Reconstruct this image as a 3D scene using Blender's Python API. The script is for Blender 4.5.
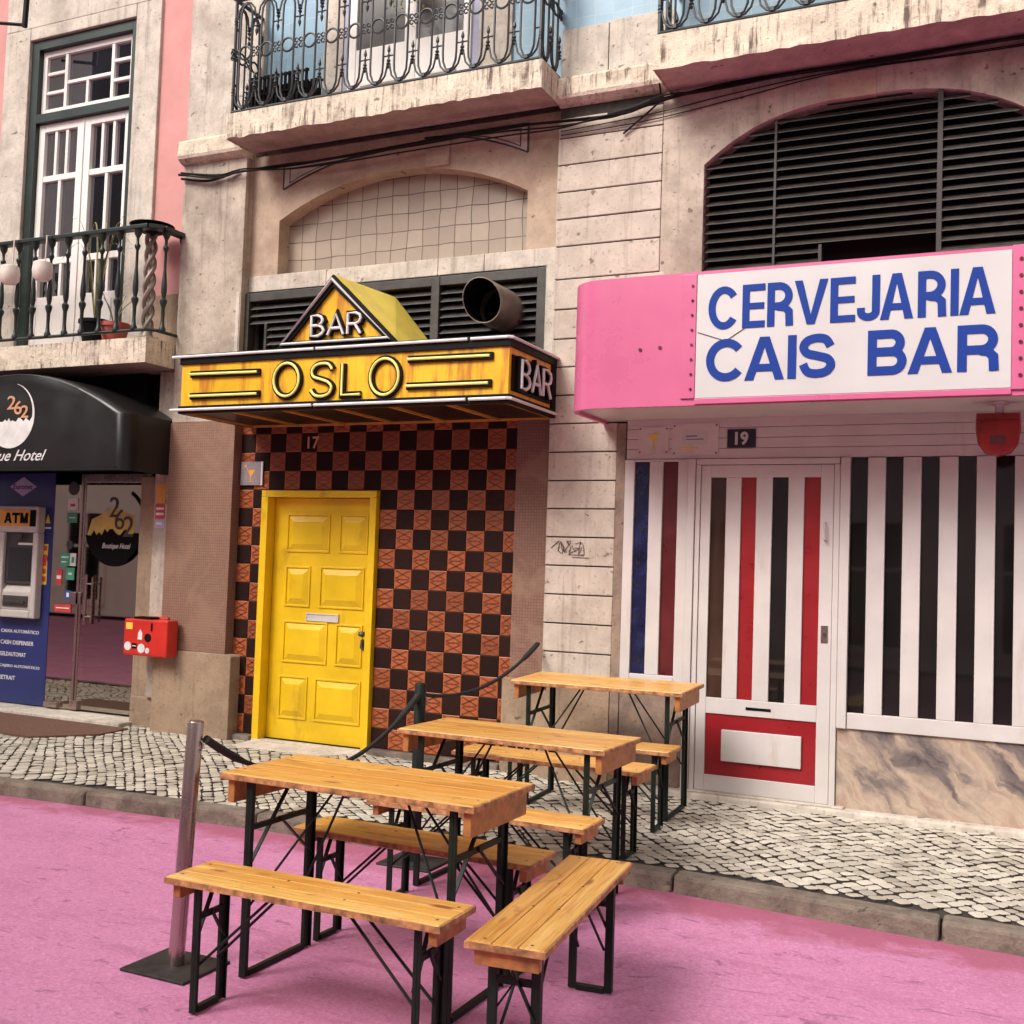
import bpy, bmesh, math, random
from mathutils import Vector, Matrix
random.seed(7)
R = math.radians
SC = bpy.context.scene
COL = SC.collection
for o in list(bpy.data.objects):
    bpy.data.objects.remove(o)

# ------------------------------------------------------------------ camera
cam_d = bpy.data.cameras.new('camera')
cam = bpy.data.objects.new('camera', cam_d); COL.objects.link(cam)
YAW, PITCH, ROLL = R(25.13480517), R(2.77187272), R(1.92978532)
f_ = Vector((-math.sin(YAW)*math.cos(PITCH), math.cos(YAW)*math.cos(PITCH), math.sin(PITCH)))
r0 = Vector((math.cos(YAW), math.sin(YAW), 0)); u0 = r0.cross(f_)
rr = math.cos(ROLL)*r0 + math.sin(ROLL)*u0
uu = -math.sin(ROLL)*r0 + math.cos(ROLL)*u0
m = Matrix(((rr.x, uu.x, -f_.x, 5.7388), (rr.y, uu.y, -f_.y, -7.3023), (rr.z, uu.z, -f_.z, 1.5013), (0, 0, 0, 1)))
cam.matrix_world = m
cam_d.sensor_width = 36; cam_d.lens = 36*1119.018/1024
cam_d.clip_start = .05; cam_d.clip_end = 500
SC.camera = cam

# ------------------------------------------------------------------ world, sun, exposure
w = bpy.data.worlds.new('World'); SC.world = w; w.use_nodes = True
nt = w.node_tree; nt.nodes.clear()
SUN_EL, SUN_AZ = R(44), R(206)
sky = nt.nodes.new('ShaderNodeTexSky'); sky.sky_type = 'NISHITA'; sky.sun_disc = False
sky.sun_elevation = SUN_EL; sky.sun_rotation = SUN_AZ
sky.air_density = 1.0; sky.dust_density = 5.0; sky.ozone_density = 0.5
hs = nt.nodes.new('ShaderNodeHueSaturation'); hs.inputs['Saturation'].default_value = 0.12
tint = nt.nodes.new('ShaderNodeMixRGB'); tint.blend_type = 'MULTIPLY'; tint.inputs[0].default_value = 1
tint.inputs[2].default_value = (1.0, .97, .93, 1)
bg = nt.nodes.new('ShaderNodeBackground'); bg.inputs['Strength'].default_value = .15
out = nt.nodes.new('ShaderNodeOutputWorld')
nt.links.new(sky.outputs[0], hs.inputs['Color']); nt.links.new(hs.outputs[0], tint.inputs[1])
nt.links.new(tint.outputs[0], bg.inputs[0]); nt.links.new(bg.outputs[0], out.inputs[0])
sd = bpy.data.lights.new('sun', 'SUN'); sd.energy = 1.5; sd.angle = R(24); sd.color = (1, .965, .92)
so = bpy.data.objects.new('sun', sd); COL.objects.link(so)
# sky sun_rotation is measured clockwise from +Y seen from above
sdir = Vector((math.sin(SUN_AZ)*math.cos(SUN_EL), math.cos(SUN_AZ)*math.cos(SUN_EL), math.sin(SUN_EL)))
so.rotation_euler = sdir.to_track_quat('Z', 'Y').to_euler()
so.location = (0, -6, 20)
SC.view_settings.view_transform = 'Standard'; SC.view_settings.look = 'None'
SC.view_settings.exposure = 0.64; SC.view_settings.gamma = 1.0

# ------------------------------------------------------------------ materials
def nmat(name):
    mt = bpy.data.materials.new(name); mt.use_nodes = True
    t = mt.node_tree; b = t.nodes['Principled BSDF']
    return mt, t, b
def N(t, typ, **kw):
    n = t.nodes.new(typ)
    for k, v in kw.items():
        if k in n.inputs: n.inputs[k].default_value = v
        else: setattr(n, k, v)
    return n
def ramp(t, src, stops):
    r = t.nodes.new('ShaderNodeValToRGB')
    el = r.color_ramp.elements
    while len(el) < len(stops): el.new(0.5)
    for e, (p, c) in zip(el, stops):
        e.position = p; e.color = (c[0], c[1], c[2], 1) if len(c) == 3 else c
    t.links.new(src, r.inputs[0]); return r
def mixc(t, fac, a, b, mode='MIX'):
    n = t.nodes.new('ShaderNodeMixRGB'); n.blend_type = mode
    for i, v in ((0, fac), (1, a), (2, b)):
        if isinstance(v, (int, float)): n.inputs[i].default_value = v
        elif isinstance(v, tuple): n.inputs[i].default_value = (v[0], v[1], v[2], 1)
        else: t.links.new(v, n.inputs[i])
    return n.outputs[0]
def coords(t, scale=(1, 1, 1), loc=(0, 0, 0), rot=(0, 0, 0)):
    tc = t.nodes.new('ShaderNodeTexCoord'); mp = t.nodes.new('ShaderNodeMapping')
    mp.inputs['Scale'].default_value = scale; mp.inputs['Location'].default_value = loc; mp.inputs['Rotation'].default_value = rot
    t.links.new(tc.outputs['Object'], mp.inputs[0]); return mp.outputs[0]
def noise(t, vec, scale, detail=4, rough=.55, dist=0):
    n = N(t, 'ShaderNodeTexNoise', Scale=scale, Detail=detail, Roughness=rough, Distortion=dist)
    t.links.new(vec, n.inputs['Vector']); return n.outputs['Fac']
def bump(t, b, h, strength=.3, dist=.01):
    n = N(t, 'ShaderNodeBump', Strength=strength, Distance=dist)
    t.links.new(h, n.inputs['Height']); t.links.new(n.outputs[0], b.inputs['Normal']); return n
def plain(name, col, rough=.5, metal=0, var=.12, scale=9, spec=.5, bmp=0, bscale=60, dirt=None, dsc=(1, 1, .5)):
    mt, t, b = nmat(name)
    v = coords(t)
    f = noise(t, v, scale, 5, .6)
    lo = tuple(c*(1-var*1.6) for c in col); hi = tuple(min(1, c*(1+var)) for c in col)
    c = ramp(t, f, [(.3, lo), (.7, hi)]).outputs[0]
    if dirt:
        f2 = noise(t, coords(t, dsc), dirt[1], 6, .65)
        c = mixc(t, ramp(t, f2, [(dirt[2], (0, 0, 0)), (dirt[2]+.16, (1, 1, 1))]).outputs[0], c, dirt[0])
    t.links.new(c, b.inputs['Base Color'])
    rn = ramp(t, f, [(.2, (max(0, rough-.08),)*3), (.8, (min(1, rough+.1),)*3)])
    t.links.new(rn.outputs[0], b.inputs['Roughness'])
    b.inputs['Metallic'].default_value = metal; b.inputs['Specular IOR Level'].default_value = spec
    if bmp: bump(t, b, noise(t, v, bscale, 4), bmp, .004)
    return mt
def stone(name, base, stain, sc=1.6, streak=True, pits=.25, lo=.5, fine=.16):
    mt, t, b = nmat(name)
    v = coords(t)
    big = noise(t, v, sc, 7, .68, .4)
    fn = noise(t, v, 38, 5, .7)
    med = noise(t, v, 7, 5, .65)
    c = ramp(t, med, [(.3, tuple(x*(1-fine) for x in base)), (.7, tuple(min(1, x*(1+fine*.8)) for x in base))]).outputs[0]
    c = mixc(t, ramp(t, big, [(lo, (0, 0, 0)), (lo+.22, (.75, .75, .75))]).outputs[0], c, stain)
    if streak:
        st = noise(t, coords(t, (9, 9, .55)), 1.7, 6, .66)
        c = mixc(t, ramp(t, st, [(.55, (0, 0, 0)), (.74, (.55, .55, .55))]).outputs[0], c, tuple(x*.5 for x in stain))
    c = mixc(t, ramp(t, fn, [(.57, (0, 0, 0)), (.70, (.6, .6, .6))]).outputs[0], c, tuple(x*.5 for x in stain))
    sp_ = noise(t, coords(t, (1, 1, 1.4)), 14, 3, .5)
    c = mixc(t, ramp(t, sp_, [(.68, (0, 0, 0)), (.73, (.75, .75, .75))]).outputs[0], c, tuple(x*.4 for x in stain))
    t.links.new(c, b.inputs['Base Color'])
    b.inputs['Roughness'].default_value = .88; b.inputs['Specular IOR Level'].default_value = .25
    h = mixc(t, .5, med, fn)
    bump(t, b, h, pits, .02)
    return mt

def island_val(t):
    g = t.nodes.new('ShaderNodeNewGeometry'); return g.outputs['Random Per Island']

M = {}
M['stone'] = stone('beige_stone', (.46, .38, .31), (.21, .165, .13), lo=.46, fine=.22)
M['stone_pale'] = stone('pale_stone', (.55, .48, .41), (.27, .215, .17), lo=.5, fine=.22)
M['stone_slab'] = stone('slab_stone', (.64, .54, .43), (.20, .135, .09), sc=3.6, lo=.50, pits=.8, fine=.24)
def dripstone():
    mt = stone('slab_stone', (.66, .56, .44), (.30, .21, .145), sc=4.5, lo=.54, pits=.9, fine=.22, streak=False)
    t = mt.node_tree; b = t.nodes['Principled BSDF']; src = b.inputs['Base Color'].links[0].from_socket
    a = noise(t, coords(t, (26, 26, 2.2)), 1.0, 5, .7); g = noise(t, coords(t, (3, 3, 6)), 1.1, 4, .6)
    m_ = mixc(t, 1, ramp(t, a, [(.50, (0, 0, 0)), (.62, (1, 1, 1))]).outputs[0], ramp(t, g, [(.40, (0, 0, 0)), (.56, (.9, .9, .9))]).outputs[0], 'MULTIPLY')
    c = mixc(t, m_, src, (.085, .055, .042))
    p_ = noise(t, coords(t, (22, 22, 34)), 1.0, 4, .7)
    c = mixc(t, ramp(t, p_, [(.60, (0, 0, 0)), (.68, (.7, .7, .7))]).outputs[0], c, (.20, .135, .10))
    t.links.new(c, b.inputs['Base Color']); return mt
M['stone_slab'] = dripstone()
M['stone_base'] = stone('base_stone', (.35, .245, .165), (.20, .14, .095), sc=2.4, pits=.6, lo=.46)
M['render'] = stone('arch_render', (.45, .335, .25), (.28, .175, .125), lo=.47, streak=False, fine=.18)
M['ashlar'] = stone('ashlar_stone', (.51, .43, .36), (.31, .225, .165), lo=.52, fine=.16)
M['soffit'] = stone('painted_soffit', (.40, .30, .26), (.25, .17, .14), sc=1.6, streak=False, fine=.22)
M['pinkwall'] = plain('pink_render', (.58, .275, .255), .85, var=.07, scale=3, spec=.2, bmp=.15, dirt=((.46, .215, .20), 1.3, .60))

def mosaic(name, c1, c2, mortar, size, mort=.08, patch=None, rough=.6, bmp=.5):
    mt, t, b = nmat(name)
    tc = t.nodes.new('ShaderNodeTexCoord'); sp = t.nodes.new('ShaderNodeSeparateXYZ')
    t.links.new(tc.outputs['Object'], sp.inputs[0])
    ad = N(t, 'ShaderNodeMath', operation='ADD'); t.links.new(sp.outputs[0], ad.inputs[0]); t.links.new(sp.outputs[1], ad.inputs[1])
    cb = t.nodes.new('ShaderNodeCombineXYZ'); t.links.new(ad.outputs[0], cb.inputs[0]); t.links.new(sp.outputs[2], cb.inputs[1])
    wob = N(t, 'ShaderNodeTexNoise', Scale=3.0, Detail=2.0)
    t.links.new(cb.outputs[0], wob.inputs['Vector'])
    sub = N(t, 'ShaderNodeVectorMath', operation='SCALE'); sub.inputs['Scale'].default_value = size*.35
    t.links.new(wob.outputs['Color'], sub.inputs[0])
    adv = N(t, 'ShaderNodeVectorMath', operation='ADD'); t.links.new(cb.outputs[0], adv.inputs[0]); t.links.new(sub.outputs[0], adv.inputs[1])
    br = t.nodes.new('ShaderNodeTexBrick'); br.offset = 0; br.squash = 1
    br.inputs['Scale'].default_value = 1; br.inputs['Brick Width'].default_value = size; br.inputs['Row Height'].default_value = size
    br.inputs['Mortar Size'].default_value = size*mort; br.inputs['Mortar Smooth'].default_value = .3
    br.inputs['Color1'].default_value = (*c1, 1); br.inputs['Color2'].default_value = (*c2, 1); br.inputs['Mortar'].default_value = (*mortar, 1)
    t.links.new(adv.outputs[0], br.inputs['Vector'])
    c = br.outputs['Color']
    v = coords(t)
    big = noise(t, v, 1.7, 6, .7)
    c = mixc(t, ramp(t, big, [(.42, (0, 0, 0)), (.68, (.6, .6, .6))]).outputs[0], c, tuple(x*.62 for x in c1))
    h = br.outputs['Fac']
    if patch:
        pf = ramp(t, noise(t, v, 2.6, 6, .7, .6), [(.50, (0, 0, 0)), (.60, (.85, .85, .85))]).outputs[0]
        c = mixc(t, pf, c, patch)
    t.links.new(c, b.inputs['Base Color']); b.inputs['Roughness'].default_value = rough
    inv = N(t, 'ShaderNodeInvert'); t.links.new(h, inv.inputs['Color'])
    bump(t, b, inv.outputs[0], bmp, .004)
    return mt
M['mosaic'] = mosaic('brown_mosaic', (.31, .16, .10), (.255, .13, .085), (.17, .10, .07), .022, .16, patch=(.27, .155, .10))
M['mosaic_dark'] = mosaic('strip_mosaic', (.27, .13, .085), (.22, .105, .07), (.14, .08, .06), .022, .14, patch=(.26, .15, .10))
M['paneltile'] = mosaic('faded_wall_tile', (.40, .31, .235), (.31, .235, .18), (.07, .045, .035), .142, .030, rough=.45, bmp=.35)
M['bluetile'] = mosaic('pale_blue_tile', (.22, .36, .46), (.19, .32, .42), (.33, .40, .44), .14, .02, rough=.35, bmp=.1)

def tilemat(name, c, rough):
    mt, t, b = nmat(name)
    i = island_val(t)
    c1 = ramp(t, i, [(0, tuple(x*.72 for x in c)), (1, tuple(x*1.22 for x in c))]).outputs[0]
    f = noise(t, coords(t), 22, 4)
    c1 = mixc(t, ramp(t, f, [(.35, (0, 0, 0)), (.75, (.5, .5, .5))]).outputs[0], c1, tuple(x*.6 for x in c))
    t.links.new(c1, b.inputs['Base Color']); b.inputs['Roughness'].default_value = rough
    bump(t, b, noise(t, coords(t), 45, 3), .25, .006)
    return mt
M['tile_orange'] = tilemat('orange_glazed_tile', (.34, .085, .024), .45)
M['tile_ridge'] = tilemat('dark_glaze_line', (.185, .042, .014), .4)
M['tile_brown'] = tilemat('dark_brown_tile', (.020, .006, .004), .6); M['tile_brown'].node_tree.nodes['Principled BSDF'].inputs['Specular IOR Level'].default_value = .15
M['grout'] = plain('tile_grout', (.075, .035, .024), .9)

def road():
    mt, t, b = nmat('pink_road_paint')
    v = coords(t)
    big = noise(t, v, .55, 6, .65, .3); md = noise(t, v, 3.1, 6, .7); fn = noise(t, v, 62, 6, .8)
    c = ramp(t, big, [(.3, (.50, .175, .325)), (.7, (.58, .225, .39))]).outputs[0]
    st = noise(t, coords(t, (.55, 2.6, 1), rot=(0, 0, .12)), 1.9, 7, .72, .5)
    c = mixc(t, ramp(t, st, [(.53, (0, 0, 0)), (.70, (.7, .7, .7))]).outputs[0], c, (.36, .11, .21))
    c = mixc(t, ramp(t, md, [(.56, (0, 0, 0)), (.72, (.65, .65, .65))]).outputs[0], c, (.44, .14, .25))
    sp_ = noise(t, coords(t, (1, 2.2, 1), rot=(0, 0, .5)), 7.5, 5, .6, .8)
    c = mixc(t, ramp(t, sp_, [(.61, (0, 0, 0)), (.66, (.8, .8, .8))]).outputs[0], c, (.26, .085, .165))
    c = mixc(t, ramp(t, fn, [(.50, (0, 0, 0)), (.66, (.75, .75, .75))]).outputs[0], c, (.35, .105, .195))
    c = mixc(t, ramp(t, fn, [(.30, (.65, .65, .65)), (.45, (0, 0, 0))]).outputs[0], c, (.78, .44, .57))
    # worn dark red edge along the kerb, where the paint has rubbed off
    sp = t.nodes.new('ShaderNodeSeparateXYZ'); t.links.new(v, sp.inputs[0])
    ed = N(t, 'ShaderNodeMapRange'); ed.inputs['From Min'].default_value = -2.62; ed.inputs['From Max'].default_value = -1.98
    t.links.new(sp.outputs[1], ed.inputs['Value'])
    ml = N(t, 'ShaderNodeMath', operation='MULTIPLY'); t.links.new(ed.outputs[0], ml.inputs[0]); t.links.new(noise(t, v, 2.6, 7, .72, .4), ml.inputs[1])
    c = mixc(t, ramp(t, ml.outputs[0], [(.30, (0, 0, 0)), (.44, (.8, .8, .8))]).outputs[0], c, (.34, .08, .135))
    # hair cracks
    vo = N(t, 'ShaderNodeTexVoronoi', feature='DISTANCE_TO_EDGE', Scale=.9)
    wv = N(t, 'ShaderNodeTexNoise', Scale=2.2, Detail=6.0)
    t.links.new(v, wv.inputs['Vector'])
    av = N(t, 'ShaderNodeVectorMath', operation='ADD'); t.links.new(v, av.inputs[0]); t.links.new(wv.outputs['Color'], av.inputs[1])
    t.links.new(av.outputs[0], vo.inputs['Vector'])
    gate = ramp(t, noise(t, v, 1.1, 3), [(.56, (0, 0, 0)), (.68, (.35, .35, .35))]).outputs[0]
    ck = mixc(t, 1, ramp(t, vo.outputs['Distance'], [(.0, (1, 1, 1)), (.012, (0, 0, 0))]).outputs[0], gate, 'MULTIPLY')
    c = mixc(t, ck, c, (.26, .07, .12))
    t.links.new(c, b.inputs['Base Color'])
    rg = ramp(t, md, [(.3, (.5, .5, .5)), (.7, (.8, .8, .8))]); t.links.new(rg.outputs[0], b.inputs['Roughness'])
    bump(t, b, mixc(t, .5, fn, md), .6, .012)
    return mt
M['road'] = road()

def cobble():
    mt, t, b = nmat('limestone_cobble')
    i = island_val(t)
    c = ramp(t, i, [(0, (.35, .305, .25)), (.3, (.49, .44, .365)), (.85, (.62, .56, .47)), (.985, (.36, .31, .25)), (1, (.24, .21, .18))]).outputs[0]
    v = coords(t)
    c = mixc(t, ramp(t, noise(t, v, 2.2, 6, .7), [(.5, (0, 0, 0)), (.72, (.75, .75, .75))]).outputs[0], c, (.27, .225, .175))
    c = mixc(t, ramp(t, noise(t, v, 60, 4, .7), [(.5, (0, 0, 0)), (.75, (.5, .5, .5))]).outputs[0], c, (.36, .30, .23))
    t.links.new(c, b.inputs['Base Color']); b.inputs['Roughness'].default_value = .5
    bump(t, b, noise(t, v, 50, 4), .3, .008)
    return mt
M['cobble'] = cobble()
M['joint'] = plain('dirt_joint', (.045, .034, .028), .95, var=.3, scale=20)
M['kerb'] = stone('kerb_stone', (.215, .17, .135), (.075, .05, .042), sc=4.5, streak=False, pits=1.0, lo=.46, fine=.3)

def wood(name, tint=1.0):
    mt, t, b = nmat(name)
    i = island_val(t)
    tc = t.nodes.new('ShaderNodeTexCoord'); cb = t.nodes.new('ShaderNodeCombineXYZ')
    oi = t.nodes.new('ShaderNodeObjectInfo')
    mu = N(t, 'ShaderNodeMath', operation='MULTIPLY'); mu.inputs[1].default_value = 37.0; t.links.new(i, mu.inputs[0])
    m2 = N(t, 'ShaderNodeMath', operation='MULTIPLY'); m2.inputs[1].default_value = 91.0; t.links.new(oi.outputs['Random'], m2.inputs[0])
    t.links.new(mu.outputs[0], cb.inputs[0]); t.links.new(m2.outputs[0], cb.inputs[1]); t.links.new(mu.outputs[0], cb.inputs[2])
    av = N(t, 'ShaderNodeVectorMath', operation='ADD'); t.links.new(tc.outputs['Object'], av.inputs[0]); t.links.new(cb.outputs[0], av.inputs[1])
    mp = t.nodes.new('ShaderNodeMapping'); mp.inputs['Scale'].default_value = (.9, 14, 14); t.links.new(av.outputs[0], mp.inputs[0])
    g = noise(t, mp.outputs[0], 2.3, 6, .62, 1.1)
    mp2 = t.nodes.new('ShaderNodeMapping'); mp2.inputs['Scale'].default_value = (2.2, 80, 80); t.links.new(av.outputs[0], mp2.inputs[0])
    fg = noise(t, mp2.outputs[0], 2.0, 3, .6)
    c = ramp(t, g, [(.28, (.60*tint, .27*tint, .052*tint)), (.5, (.76*tint, .44*tint, .12*tint)), (.72, (.83*tint, .56*tint, .22*tint))]).outputs[0]
    pv = ramp(t, i, [(0, (.70, .60, .50)), (.3, (1, .97, .93)), (.7, (.95, .84, .70)), (1, (.82, .72, .62))]).outputs[0]
    c = mixc(t, 1, c, pv, 'MULTIPLY')
    c = mixc(t, ramp(t, fg, [(.47, (0, 0, 0)), (.68, (.6, .6, .6))]).outputs[0], c, (.34*tint, .135*tint, .035*tint))
    stn = noise(t, av.outputs[0], 7.5, 4, .6, .6)
    c = mixc(t, ramp(t, stn, [(.62, (0, 0, 0)), (.68, (.55, .55, .55))]).outputs[0], c, (.30, .12, .04))
    ov = ramp(t, oi.outputs['Random'], [(0, (.80, .76, .72)), (.5, (1, 1, 1)), (1, (.95, .86, .76))]).outputs[0]
    c = mixc(t, 1, c, ov, 'MULTIPLY')
    # knots
    mp3 = t.nodes.new('ShaderNodeMapping'); mp3.inputs['Scale'].default_value = (2.6, 8, 8); t.links.new(av.outputs[0], mp3.inputs[0])
    vo = N(t, 'ShaderNodeTexVoronoi', Scale=1.0); t.links.new(mp3.outputs[0], vo.inputs['Vector'])
    c = mixc(t, ramp(t, vo.outputs['Distance'], [(.075, (.9, .9, .9)), (.15, (0, 0, 0))]).outputs[0], c, (.20, .065, .02))
    # grey weather wear in patches
    wr = noise(t, av.outputs[0], 4.5, 6, .7)
    c = mixc(t, ramp(t, wr, [(.55, (0, 0, 0)), (.76, (.6, .6, .6))]).outputs[0], c, (.46, .25, .11))
    t.links.new(c, b.inputs['Base Color'])
    rg = ramp(t, g, [(.3, (.30,)*3), (.7, (.46,)*3)]); t.links.new(rg.outputs[0], b.inputs['Roughness'])
    bump(t, b, fg, .12, .004)
    return mt
M['wood'] = wood('varnished_pine')
M['wood_edge'] = plain('worn_shaded_pine_edge', (.44, .20, .085), .6, var=.5, scale=26, bmp=.4, dirt=((.16, .075, .03), 16, .55))  # edge wear, with the shade on the sides painted into the same colour
M['wood_batten'] = plain('pine_batten', (.42, .165, .045), .5, var=.35, scale=14, bmp=.2)
M['greenmetal'] = plain('dark_green_steel', (.005, .011, .007), .5, spec=.3, var=.3, scale=20, dirt=((.03, .02, .014), 14, .62))
M['bolt'] = plain('dull_bolt', (.10, .08, .06), .5, metal=.6)
M['yellow'] = plain('yellow_gloss_paint', (.74, .465, .007), .36, var=.12, scale=2.2, dirt=((.46, .25, .014), 3.4, .585), dsc=(1.5, 1, .6), bmp=.10, bscale=14)
M['signyellow'] = plain('sign_yellow_sheet', (.80, .44, .010), .4, var=.14, scale=3, dirt=((.46, .17, .008), 1.0, .48), dsc=(15, 15, 1.6))
M['roofyellow'] = plain('pale_yellow_sheet', (.82, .62, .10), .5, var=.1, scale=4, dirt=((.50, .40, .16), 3, .58))
M['black'] = plain('black_paint', (.004, .0036, .0036), .55, var=.3, spec=.15)
M['blackmatt'] = plain('matt_black', (.005, .0045, .0045), .9, var=.2, spec=.15)
M['neon_y'] = plain('yellow_neon_tube', (.82, .76, .22), .45, spec=.2, var=.03)
M['neon_w'] = plain('white_neon_tube', (.66, .64, .62), .4, spec=.3, var=.04)
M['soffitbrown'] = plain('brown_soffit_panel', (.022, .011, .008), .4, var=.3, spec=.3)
M['soffitframe'] = plain('orange_soffit_frame', (.62, .27, .05), .45)
M['fascia'] = plain('pink_gloss_sheet', (.54, .115, .235), .30, var=.05, scale=2, dirt=((.47, .095, .20), 2.4, .64), bmp=.5, bscale=2.2)
M['signwhite'] = plain('white_sign_sheet', (.53, .505, .495), .35, var=.04, scale=2)
M['signblue'] = plain('blue_vinyl_letter', (.005, .034, .235), .55, var=.05, spec=.2)
M['white'] = plain('white_gloss_paint', (.56, .51, .485), .42, var=.06, scale=3, dirt=((.46, .38, .33), 3.1, .60), dsc=(2.5, 2.5, .5))
M['whitewood'] = plain('cream_white_paint', (.76, .70, .66), .45, var=.05, scale=3)
M['red'] = plain('red_panel', (.26, .010, .014), .3, var=.08, scale=5)
M['darkred'] = plain('dark_red_panel', (.095, .009, .011), .3, var=.2, scale=4)
M['bluepanel'] = plain('blue_panel', (.008, .012, .055), .25, var=.4, scale=9)
def glassy(name, col, rough=.03, ior=1.5, spec=.5):
    mt, t, b = nmat(name)
    c = ramp(t, noise(t, coords(t), 1.4, 3), [(.35, tuple(x*.6 for x in col)), (.65, tuple(x*1.3 for x in col))])
    t.links.new(c.outputs[0], b.inputs['Base Color']); b.inputs['Roughness'].default_value = rough
    b.inputs['IOR'].default_value = ior; b.inputs['Specular IOR Level'].default_value = spec
    return mt
M['darkglass'] = glassy('dark_window_glass', (.010, .009, .008))
M['brownglass'] = glassy('brown_window_glass', (.05, .026, .018))
M['winglass'] = glassy('upper_window_glass', (.012, .013, .018), .015, 3.6, .5)
M['greyglass'] = glassy('grey_balcony_glass', (.12, .11, .105), .15)
def seeglass():
    mt, t, b = nmat('clear_door_glass')
    tr = t.nodes.new('ShaderNodeBsdfTransparent'); tr.inputs[0].default_value = (.80, .77, .72, 1)
    gl = t.nodes.new('ShaderNodeBsdfGlossy'); gl.inputs['Roughness'].default_value = .02; gl.inputs[0].default_value = (1, .90, .78, 1)
    lw = N(t, 'ShaderNodeFresnel', IOR=3.0)
    mx = t.nodes.new('ShaderNodeMixShader'); o = t.nodes['Material Output']
    ad_ = N(t, 'ShaderNodeMath', operation='ADD'); ad_.inputs[1].default_value = .14; t.links.new(lw.outputs[0], ad_.inputs[0]); t.links.new(ad_.outputs[0], mx.inputs[0]); t.links.new(tr.outputs[0], mx.inputs[1]); t.links.new(gl.outputs[0], mx.inputs[2])
    t.links.new(mx.outputs[0], o.inputs[0]); return mt
M['glass'] = seeglass()
def marble():
    mt, t, b = nmat('veined_marble')
    v = coords(t, (1.1, 1, 1.3), rot=(0, R(40), 0))
    wv = N(t, 'ShaderNodeTexNoise', Scale=2.4, Detail=8.0, Roughness=.62)
    t.links.new(v, wv.inputs['Vector'])
    sc = N(t, 'ShaderNodeVectorMath', operation='SCALE'); sc.inputs['Scale'].default_value = .30; t.links.new(wv.outputs['Color'], sc.inputs[0])
    av = N(t, 'ShaderNodeVectorMath', operation='ADD'); t.links.new(v, av.inputs[0]); t.links.new(sc.outputs[0], av.inputs[1])
    mp = t.nodes.new('ShaderNodeMapping'); mp.inputs['Scale'].default_value = (6.0, 1, 1.5); t.links.new(av.outputs[0], mp.inputs[0])
    f = noise(t, mp.outputs[0], 1.15, 8, .60, .6)
    c = ramp(t, f, [(.33, (.075, .062, .064)), (.43, (.20, .16, .145)), (.50, (.35, .265, .205)), (.58, (.47, .36, .275)), (.66, (.38, .265, .20)), (.80, (.20, .155, .145))]).outputs[0]
    f2 = noise(t, coords(t), 5.5, 8, .72, .4)
    c = mixc(t, ramp(t, f2, [(.52, (0, 0, 0)), (.70, (.55, .55, .55))]).outputs[0], c, (.22, .175, .16))
    t.links.new(c, b.inputs['Base Color']); b.inputs['Roughness'].default_value = .32
    return mt
M['marble'] = marble()
M['marble_dull'] = stone('mottled_marble', (.30, .21, .16), (.13, .095, .08), sc=4, streak=False, lo=.42)
M['louvre'] = plain('rusty_dark_slat', (.026, .018, .013), .55, var=.4, scale=12)
M['louvre2'] = plain('grey_metal_slat', (.042, .034, .029), .5, var=.3, scale=12)
M['steel'] = plain('brushed_steel', (.46, .37, .34), .26, metal=1, var=.03, scale=5)
M['zinc'] = plain('zinc_duct', (.27, .21, .17), .5, metal=.3, var=.2, scale=9)
M['iron'] = plain('grey_wrought_iron', (.028, .028, .030), .5, var=.3, scale=25)
M['greeniron'] = plain('dark_green_cast_iron', (.008, .016, .013), .4, var=.25, scale=20)
M['darkgreen'] = plain('dark_green_frame', (.010, .020, .016), .4, var=.15)
M['rope'] = plain('black_rope', (.018, .016, .016), .85, var=.4, scale=60, bmp=.5, bscale=180)
M['awning'] = plain('black_vinyl', (.011, .0105, .010), .32, var=.12, scale=3, spec=.4)
M['orange'] = plain('orange_print', (.72, .32, .06), .5)
M['gold'] = plain('copper_print', (.60, .30, .16), .5)
M['atmblue'] = plain('blue_panel_print', (.020, .030, .135), .3, var=.2, scale=1.5)
M['atmgrey'] = plain('light_grey_plastic', (.52, .47, .43), .4, var=.05)
M['atmdark'] = plain('dark_grey_plastic', (.05, .045, .042), .4, var=.2)
M['screen'] = glassy('dark_screen', (.02, .02, .022), .1)
M['lilac'] = plain('lilac_print', (.42, .36, .52), .4)
M['lobby'] = plain('lobby_brown_wall', (.64, .44, .28), .8, var=.3, scale=1.5)
M['redbox'] = plain('red_enamel', (.56, .026, .016), .32, var=.10, scale=6)
M['sticker_w'] = plain('white_sticker', (.72, .70, .67), .4)
M['sticker_y'] = plain('yellow_sticker', (.76, .56, .07), .4)
M['sticker_g'] = plain('green_sticker', (.05, .28, .17), .4)
M['sticker_r'] = plain('red_sticker', (.55, .05, .05), .4)
M['sticker_b'] = plain('blue_sticker', (.03, .08, .30), .4)
M['sunset'] = plain('yellow_window_print', (.60, .42, .10), .4)
M['mat'] = plain('brown_coir', (.14, .065, .04), .95, var=.35, scale=70, bmp=.7, bscale=220)
M['plate'] = plain('perspex_plate', (.27, .22, .23), .15, var=.15)
M['navy'] = plain('navy_enamel', (.012, .012, .025), .3)
M['lampred'] = plain('red_plastic', (.27, .012, .010), .3, var=.25, scale=8)
M['cable'] = plain('black_cable', (.010, .008, .007), .7, spec=.2)
M['terracotta'] = plain('terracotta', (.36, .075, .05), .7)
M['cream'] = plain('cream_ceramic', (.74, .64, .56), .4)
M['leaf'] = plain('dry_leaf', (.22, .20, .06), .6, var=.4)
M['leafyg'] = plain('yellow_green_leaf', (.34, .36, .05), .6, var=.3)
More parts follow.
